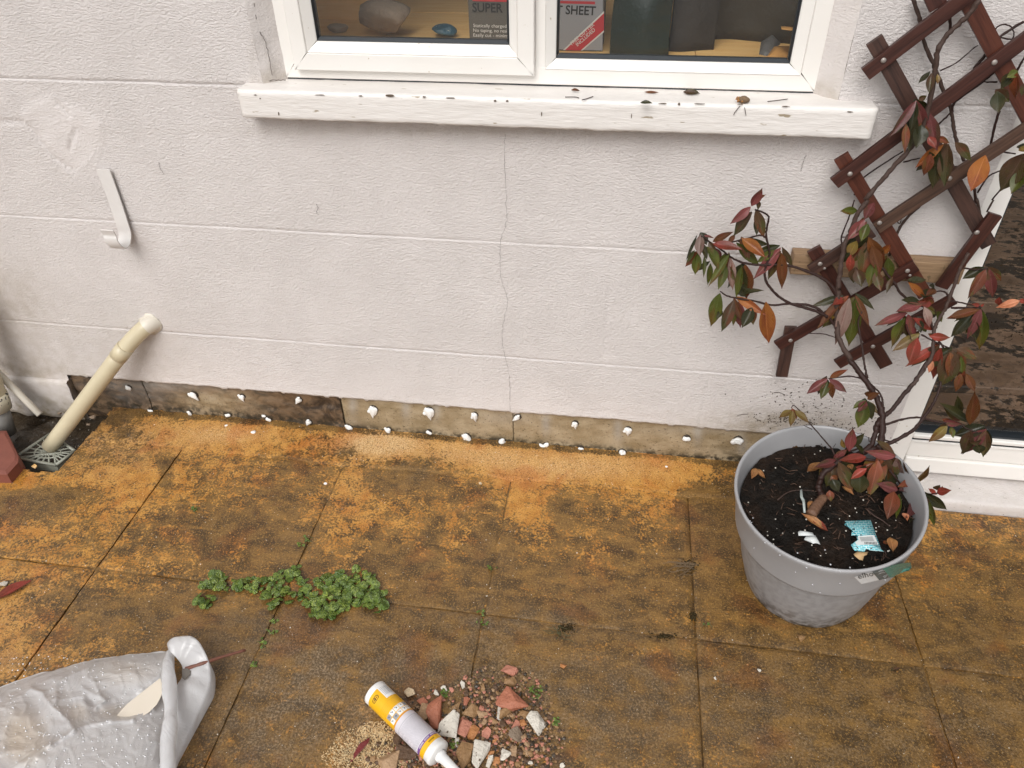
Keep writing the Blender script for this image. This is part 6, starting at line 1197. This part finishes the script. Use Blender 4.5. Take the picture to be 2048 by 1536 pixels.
# =====================================================================================================
# SEALANT CARTRIDGE
# =====================================================================================================
CA, CB = FP(749, 1384, .0245), FP(877, 1508, .0245); cd = (CB-CA); CL = np.linalg.norm(cd); cd /= CL; CR = .0243
cside = np.cross(cd, [0, 0, 1]); cside /= np.linalg.norm(cside); cup = np.cross(cside, cd)
cart = empty('sealant_cartridge', (CA[0], CA[1], 0), 'white and yellow sealant cartridge with a white nozzle lying at the left of the rubble', 'cartridge')
def CPt(u, th, r): return CA+cd*u+(cup*math.cos(th)+cside*math.sin(th))*r     # th: 0 = top
def clathe(name, prof, m, seg=64):
    V = []; F = []; n = len(prof)
    for k in range(seg):
        for u, r in prof: V.append(CPt(u, 2*math.pi*k/seg, r))
    for k in range(seg):
        for i in range(n-1): F.append((k*n+i, k*n+i+1, ((k+1) % seg)*n+i+1, ((k+1) % seg)*n+i))
    return obj(name, V, F, m, cart)
M['cart'] = simple('white_cartridge_plastic', (.80, .79, .77), (.76, .75, .73), rough=.3, bump=.03); M['cyel'] = simple('yellow_printed_foil', (.80, .45, .012), (.76, .40, .01), rough=.3, bump=.03)
M['clil'] = simple('lilac_white_print', (.70, .66, .70), rough=.3, bump=0); M['cpur'] = simple('purple_print', (.20, .09, .30), rough=.3, bump=0); M['cgry'] = simple('grey_print', (.33, .34, .37), rough=.4, bump=0); M['cora'] = simple('orange_line', (.70, .28, .03), rough=.3, bump=0)
clathe('tube', [(.012, 0), (.012, CR-.003), (.001, CR-.0022), (0, CR-.001), (.0005, CR), (.004, CR+.0003), (.0045, CR), (CL-.006, CR), (CL-.005, CR+.0006), (CL-.001, CR+.0003), (CL+.001, CR-.002), (CL+.0025, CR-.008), (CL+.003, .012)], M['cart'])
clathe('nozzle', [(CL+.002, .0115), (CL+.010, .0112), (CL+.0105, .0095), (CL+.075, .0055), (CL+.0755, .004), (CL+.070, .003)], M['cart'], 32)
def cpatch(name, u0, u1, t0, t1, m, k=1):
    nu, nt = 2, max(3, int(abs(t1-t0)/.12)+2); V = [CPt(u0+(u1-u0)*i, t0+(t1-t0)*j/(nt-1), CR+.00012*k) for j in range(nt) for i in range(nu)]; F = grid(nu, nt)
    return obj(name, V, F, m, cart)
L_ = CL; cpatch('yellow_band', .012, L_*.475, -3.0, 3.0, M['cyel'], 1.5)
cpatch('label_edge', L_*.475, L_*.488, -3.0, 3.0, M['cora'], 1.5); cpatch('text_panel', L_*.488, L_*.835, -3.0, 3.0, M['clil'], 1.5)
cpatch('purple_band', L_*.835, L_*.868, -3.0, 3.0, M['cpur'], 1.5); cpatch('yellow_band', L_*.868, L_*.925, -3.0, 3.0, M['cyel'], 1.5)
# which side is up-right in the photo: the barcode block sits towards the far side (+/-)
sg = 1 if (PX(CPt(.03, .8, CR))[0] > PX(CPt(.03, -.8, CR))[0]) else -1
cpatch('barcode_panel', .006, L_*.225, sg*.02, sg*1.05, M['cart'], 3)
for k in range(11):
    u = .016+k*.0023; 
cols = np.random.default_rng(2)
for k in range(8): a = sg*(.15+k*.105); cpatch('barcode_bar', .014, L_*.19, a, a+sg*cols.choice([.03, .05, .022]), M['cgry'], 4)
def cring(uc, tc, ru, rt, wu, m, k=3):
    V = []; n = 28
    for i in range(n):
        a = 2*math.pi*i/n; ca, sa = math.copysign(abs(math.cos(a))**.6, math.cos(a)), math.copysign(abs(math.sin(a))**.6, math.sin(a))
        V.append(CPt(uc+ca*ru, tc+sa*rt, CR+.00012*k)); V.append(CPt(uc+ca*(ru-wu), tc+sa*(rt-wu/CR), CR+.00012*k))
    obj('hazard_oval', V, [(2*i, 2*i+1, (2*i+3) % (2*n), (2*i+2) % (2*n)) for i in range(n)], m, cart, False)
cring(L_*.13, -sg*.62, .0042, .34, .0011, M['ink']); cpatch('oval_mark', L_*.13-.0007, L_*.13+.0007, -sg*.40, -sg*.84, M['ink'], 3); cpatch('oval_mark', L_*.115, L_*.145, -sg*.60, -sg*.67, M['ink'], 3)
for i in range(6):
    for j in range(6):
        u = L_*(.045+i*.036); t0 = -sg*(1.05+j*.0)+0
for i in range(13): 
    u = L_*(.235+i*.0105)
    t0 = sg*(.95 if i < 99 else 0); t1 = -sg*(1.15 if i > 0 else .2)
    tt_ = t0
    while sg*(tt_-t1) > .05:
        d_ = random.uniform(.06, .20); cpatch('small_print', u, u+.0004, tt_, tt_-sg*d_, M['brick'] if 0 else simple('x', (.3, .16, .02)) if False else M['cora'], 3) if i % 2 == 0 else None; tt_ -= sg*(d_+.035)
for r0_, (u0, u1) in enumerate([(.355, .408), (.415, .468)]):
    for q in range(5):
        a = sg*(1.05-q*.44); cpatch('pictogram', L_*u0, L_*u1, a, a-sg*.40, M['cart'] if (q+r0_) % 4 else M['cgry'], 3)
        cpatch('pictogram_mark', L_*(u0+.018), L_*(u0+.030), a-sg*.12, a-sg*.22, M['ink'], 4); cpatch('pictogram_mark', L_*(u0+.008), L_*(u0+.014), a-sg*.2, a-sg*.33, M['cgry'], 4)
cpatch('rule_line', L_*.545, L_*.549, -1.6, 1.6, M['cgry'], 3)
for i in range(21):
    u = L_*(.565+i*.0126); a = sg*(1.15+.05*random.random()); e_ = -sg*random.uniform(1.0, 1.35)
    while sg*(a-e_) > .04:
        d_ = random.uniform(.08, .35); cpatch('small_print', u, u+.00055, a, a-sg*d_, M['cgry'], 3); a -= sg*(d_+.04)
a = sg*1.1
for i in range(22): 
    if i not in (9, 15): cpatch('pale_letter', L_*.843, L_*.859, a, a-sg*.055, M['clil'], 4)
    a -= sg*.095
a = sg*.35
for i in range(9): cpatch('dark_letter', L_*.888, L_*.903, a, a-sg*.03, M['ink'], 4); a -= sg*.06

# =====================================================================================================
# RUBBLE SACK
# =====================================================================================================
sack = empty('plastic_sack', FP(200, 1440), 'crumpled translucent white plastic sack wet with rain at the lower left', 'plastic bag')
def mat_sack():
    n = N('translucent_white_polythene'); t = n.attr(); c = n.mix(n.noise(9, 4), (.80, .79, .80), (.86, .855, .855)); c = n.mix(t[0], c, (.84, .75, .64)); c = n.mix(t[1], c, (.60, .59, .60))
    nb = n.bump(n.math('ABSOLUTE', n.math('SUBTRACT', n.noise(11, 3, None, .55, 1.4), .5)), .45, .022); nb = n.bump(n.math('ABSOLUTE', n.math('SUBTRACT', n.noise(30, 2, None, .5, 1.0), .5)), .25, .007, nb); nb = n.bump(n.mr(n.vor(300), .16, .28, 1, 0), .4, .0016, nb)
    n.fin(c, .20, nb, Specular_IOR_Level=.6, Coat_Weight=.6, Coat_Roughness=.07, Alpha=.86)
    tr = n.n.new('ShaderNodeBsdfTranslucent'); n.l.new(c, tr.inputs[0]); mx = n.n.new('ShaderNodeMixShader'); mx.inputs[0].default_value = .35; n.l.new(n.b.outputs[0], mx.inputs[1]); n.l.new(tr.outputs[0], mx.inputs[2]); n.l.new(mx.outputs[0], n.out.inputs[0]); return n.m
M['sack'] = mat_sack()
OUTL = [(-260, 1440), (-120, 1412), (0, 1374), (60, 1352), (120, 1335), (190, 1318), (260, 1308), (322, 1304), (338, 1302), (352, 1330), (358, 1400), (352, 1460), (345, 1520), (352, 1580), (330, 1680), (100, 1760), (-260, 1800)]
def dseg(x, y, a, b):
    a = np.array(a, float); b = np.array(b, float); t = np.clip(((x-a[0])*(b[0]-a[0])+(y-a[1])*(b[1]-a[1]))/((b-a)@(b-a)), 0, 1); return np.hypot(x-a[0]-t*(b[0]-a[0]), y-a[1]-t*(b[1]-a[1]))
def zz(x, y): return x*.2637, 1240+y*.2637
RID = [((340, 590), (460, 720), .010, 7), ((460, 720), (565, 830), .010, 7), ((565, 835), (370, 930), .014, 9), ((370, 930), (170, 1070), .012, 12), ((565, 830), (830, 770), .010, 8), ((830, 770), (1000, 760), .010, 6), ((1000, 760), (1150, 680), .010, 6), ((1150, 680), (1235, 560), .010, 6),
       ((250, 530), (330, 560), .010, 8), ((640, 520), (760, 590), .006, 5), ((760, 570), (800, 610), .008, 4), ((735, 670), (800, 610), .009, 5), ((640, 640), (735, 690), .008, 5), ((720, 450), (760, 560), .005, 6), ((970, 600), (1220, 430), .004, 8), ((250, 530), (80, 640), .006, 12), ((120, 700), (30, 860), .006, 12), ((650, 350), (700, 420), .004, 12), ((400, 600), (640, 590), .006, 8)]
GRV = [((520, 560), (600, 740), .010, 22), ((270, 640), (350, 860), .010, 22), ((690, 630), (740, 700), .012, 9), ((900, 690), (1150, 620), .010, 30), ((150, 900), (320, 760), .006, 30), ((600, 900), (900, 860), .004, 26)]
def sackh(x, y):
    dd = np.full(x.shape, 1e9)
    for i in range(8): dd = np.minimum(dd, dseg(x, y, OUTL[i], OUTL[i+1]))
    dd = np.minimum(dd, np.clip((365-x)*.9, 0, 999)); h = .055*(1-np.exp(-dd/38.))+.028*np.clip((y-1380)/160, 0, 1)*(1-np.exp(-dd/60))
    h = h*(1-.35*np.exp(-((x-260)/90)**2-((y-1400)/40)**2)); k = 1-np.exp(-dd/14)
    wx, wy = x+7*vn(x, y, .012, 4, 2), y+7*vn(x, y, .012, 5, 2)
    for a, b, amp, w in RID: h = h+k*amp*.75*np.exp(-(dseg(wx, wy, zz(*a), zz(*b))/(w*.75))**1.1)
    for a, b, amp, w in GRV: h = h-k*amp*.7*np.exp(-(dseg(wx, wy, zz(*a), zz(*b))/w)**2)
    h = h+k*(.0022*vn(x+y*.4, y, .016, 9, 2)+.0034*((1-np.abs(vn(x+.6*y, y-.2*x, .011, 14, 2))*5).clip(0, 1))**1.5+.0016*((1-np.abs(vn(x-.3*y, y+.3*x, .028, 24, 2))*5).clip(0, 1))**1.5); h = h*np.clip((x+258)/90, 0, 1)*np.clip((1762-y)/60, 0, 1); return np.maximum(h, .002), dd
def sackmesh():
    top = [(-260, 1440), (-120, 1412), (-60, 1396), (0, 1374), (60, 1352), (120, 1336), (190, 1319), (260, 1308), (322, 1303), (350, 1304)]
    xs = np.arange(-260, 351, 3.0); yt = np.interp(xs, [q[0] for q in top], [q[1] for q in top])+2.2*vn(xs, xs*0, .05, 3, 3); K = 150; vv = np.linspace(0, 1, K)**1.25
    X = np.repeat(xs[None], K, 0); Y = yt[None]+(1764-yt[None])*vv[:, None]; H, D = sackh(X, np.maximum(Y, yt[None]+0)); H = np.where(vv[:, None] < 1e-6, .002, H)
    x, y, h = X.ravel(), Y.ravel(), H.ravel(); d = FW[None]+((x-1024)/FPX)[:, None]*RT-((y-768)/FPX)[:, None]*UP; V = CP+d*((h-CP[2])/d[:, 2])[:, None]; F = [q[::-1] for q in grid(len(xs), K)]
    n = len(xs); low = V[:n].copy(); low[:, 2] = .0005; F = F+[(i, i+1, len(V)+i+1, len(V)+i) for i in range(n-1)]; xx = np.append(x, x[:n]); yy = np.append(y, y[:n]); t = np.zeros((len(V)+n, 3)); V = np.concatenate([V, low]); Fl = F; o = obj('body', V, Fl, M['sack'], sack)
    def b(a, c, rx, ry): return np.exp(-(((xx-a)/rx)**2+((yy-c)/ry)**2)**2)
    t[:, 0] = .75*b(*zz(200, 900), 45, 55)+.5*b(*zz(600, 700), 22, 18)+.35*b(*zz(950, 400), 60, 25)+.3*b(*zz(60, 850), 40, 60)+.55*b(*zz(900, 700), 40, 14); t[:, 1] = .3*b(*zz(450, 850), 25, 22)+.35*b(*zz(680, 640), 12, 20)+.2*b(*zz(560, 480), 30, 25)+.3*b(*zz(1180, 980), 30, 40); setcol(o, np.clip(t, 0, 1))
sackmesh()
# pocket of rain water held in the fold
def water():
    P = [zz(*q) for q in [(800, 775), (880, 730), (960, 640), (1060, 560), (1150, 490), (1215, 440), (1232, 500), (1230, 560), (1190, 640), (1130, 700), (1050, 748), (960, 770), (880, 772)]]; hs_ = []
    for q in P: hs_.append(float(sackh(np.array([q[0]]), np.array([q[1]]))[0][0]))
    z = np.mean(hs_)*.8+np.max(hs_)*.2-.001; V = [FP(*q, z) for q in P]; c = np.mean(V, 0); V = [c]+V
    obj('rain_puddle', V, [(0, 1+i, 1+(i+1) % len(P)) for i in range(len(P))], simple('dirty_rain_water', (.62, .50, .36), (.56, .45, .33), rough=.05, sc=6, bump=0, Specular_IOR_Level=.6) if False else M['water'], sack, False)
nw = N('dirty_rain_water'); M['water'] = nw.fin(nw.mix(nw.noise(12, 3), (.74, .67, .57), (.68, .60, .49)), .06, None, Specular_IOR_Level=.5)
water()
# open mouth of the sack: a rolled collar with an inner wall
def mouth():
    ring = [(338, 1302, .020), (334, 1284, .045), (352, 1274, .060), (378, 1271, .070), (398, 1284, .062), (416, 1318, .050), (421, 1345, .040), (419, 1375, .034), (404, 1410, .028), (384, 1455, .020), (366, 1495, .014), (352, 1530, .008), (346, 1570, .004)]
    inn = [(340, 1306, .040), (342, 1306, .046), (350, 1312, .046), (358, 1322, .040), (364, 1332, .032), (366, 1342, .026), (364, 1354, .026), (356, 1366, .030), (350, 1384, .030), (345, 1420, .026), (342, 1460, .020), (338, 1500, .014), (334, 1570, .008)]
    A = catmull([FP(x, y, h) for x, y, h in ring], 8); B = catmull([FP(x, y, h) for x, y, h in inn], 8); n = len(A); V = []; K = 14
    for k in range(K):
        t = k/(K-1)
        for i in range(n):
            p = A[i]*(1-t)+B[i]*t; bul = math.sin(math.pi*t)*.007; p = p+[0, 0, bul+.0028*float(vn(i*.10, t*1.2, 1.6, 3, 2))+.0012*math.sin(i*.55+t*2)]; V.append(p)
    n0 = len(V); low = [np.array([p[0], p[1], .001]) for p in A]; V += low
    F = [tuple(q) for q in grid(n, K)]+[(i, n0+i, n0+i+1, i+1) for i in range(n-1)]
    o = obj('mouth_flap', V, F, M['sack'], sack); t = np.zeros((len(V), 3)); t[:, 1] = .05; setcol(o, t)
    # rolled hem between body and flap
    hem = [(330, 1303, .052), (328, 1330, .066), (331, 1370, .072), (334, 1410, .075), (335, 1450, .078), (330, 1500, .080), (330, 1540, .082), (328, 1600, .08)]
    P = catmull([FP(x+6, y, h-.018) for x, y, h in hem], 10); R_ = .0125+.0025*vn(np.arange(len(P)), np.zeros(len(P)), .12, 3, 2); R_[:14] *= np.linspace(.45, 1, 14); v, f = tube(P, R_, 22)
    v = np.array(v); v = v+.0035*np.stack([vn(v[:, 1]*.5, v[:, 2], 40, 4, 3), vn(v[:, 0], v[:, 2], 40, 5, 3), vn(v[:, 0], v[:, 1]*.5, 40, 6, 3)], 1); o = obj('rolled_hem', v, f, M['sack'], sack); setcol(o, np.zeros((len(v), 3)))
    # dark patch laid on the flap, painted as shade in the mouth slot
    q = [(364, 1338, .0385), (374, 1336, .0405), (382, 1342, .040), (380, 1350, .039), (370, 1360, .037), (364, 1356, .0365)]
    obj('throat', [FP(x, y, h) for x, y, h in q], [tuple(range(6))], simple('throat_shade', (.16, .14, .12), rough=.3), sack, False)
mouth()
mb = MB(); r_ = np.random.default_rng(8)
for i in range(620):
    px, py = r_.uniform(-40, 345), r_.uniform(1310, 1600); h, d = sackh(np.array([px]), np.array([py]))
    if d[0] < 3: continue
    V, F = blob(r_.uniform(.0006, .0019), 1, .1, 1); mb.add(V*[1, 1, .55]+FP(px, py, float(h[0])+.0004), F)
kind(mb.obj('rain_drops', M['drop'], sack), 'stuff')
P = catmull([FP(372, 1338, .035), FP(405, 1327, .046), FP(440, 1315, .040), FP(491, 1300, .030)], 6); v, f = tube(P, np.linspace(.0042, .0030, len(P))*(1+.08*rng.normal(size=len(P))), 8)
tag(obj('twig', v, f, simple('red_brown_twig', (.20, .075, .045), (.12, .045, .03), rough=.45, sc=120), loc=tuple(P[0])), 'straight red brown twig sticking out of the mouth of the white sack', 'twig')
# drops of rain on the waste pipe
bpy.context.view_layer.update()
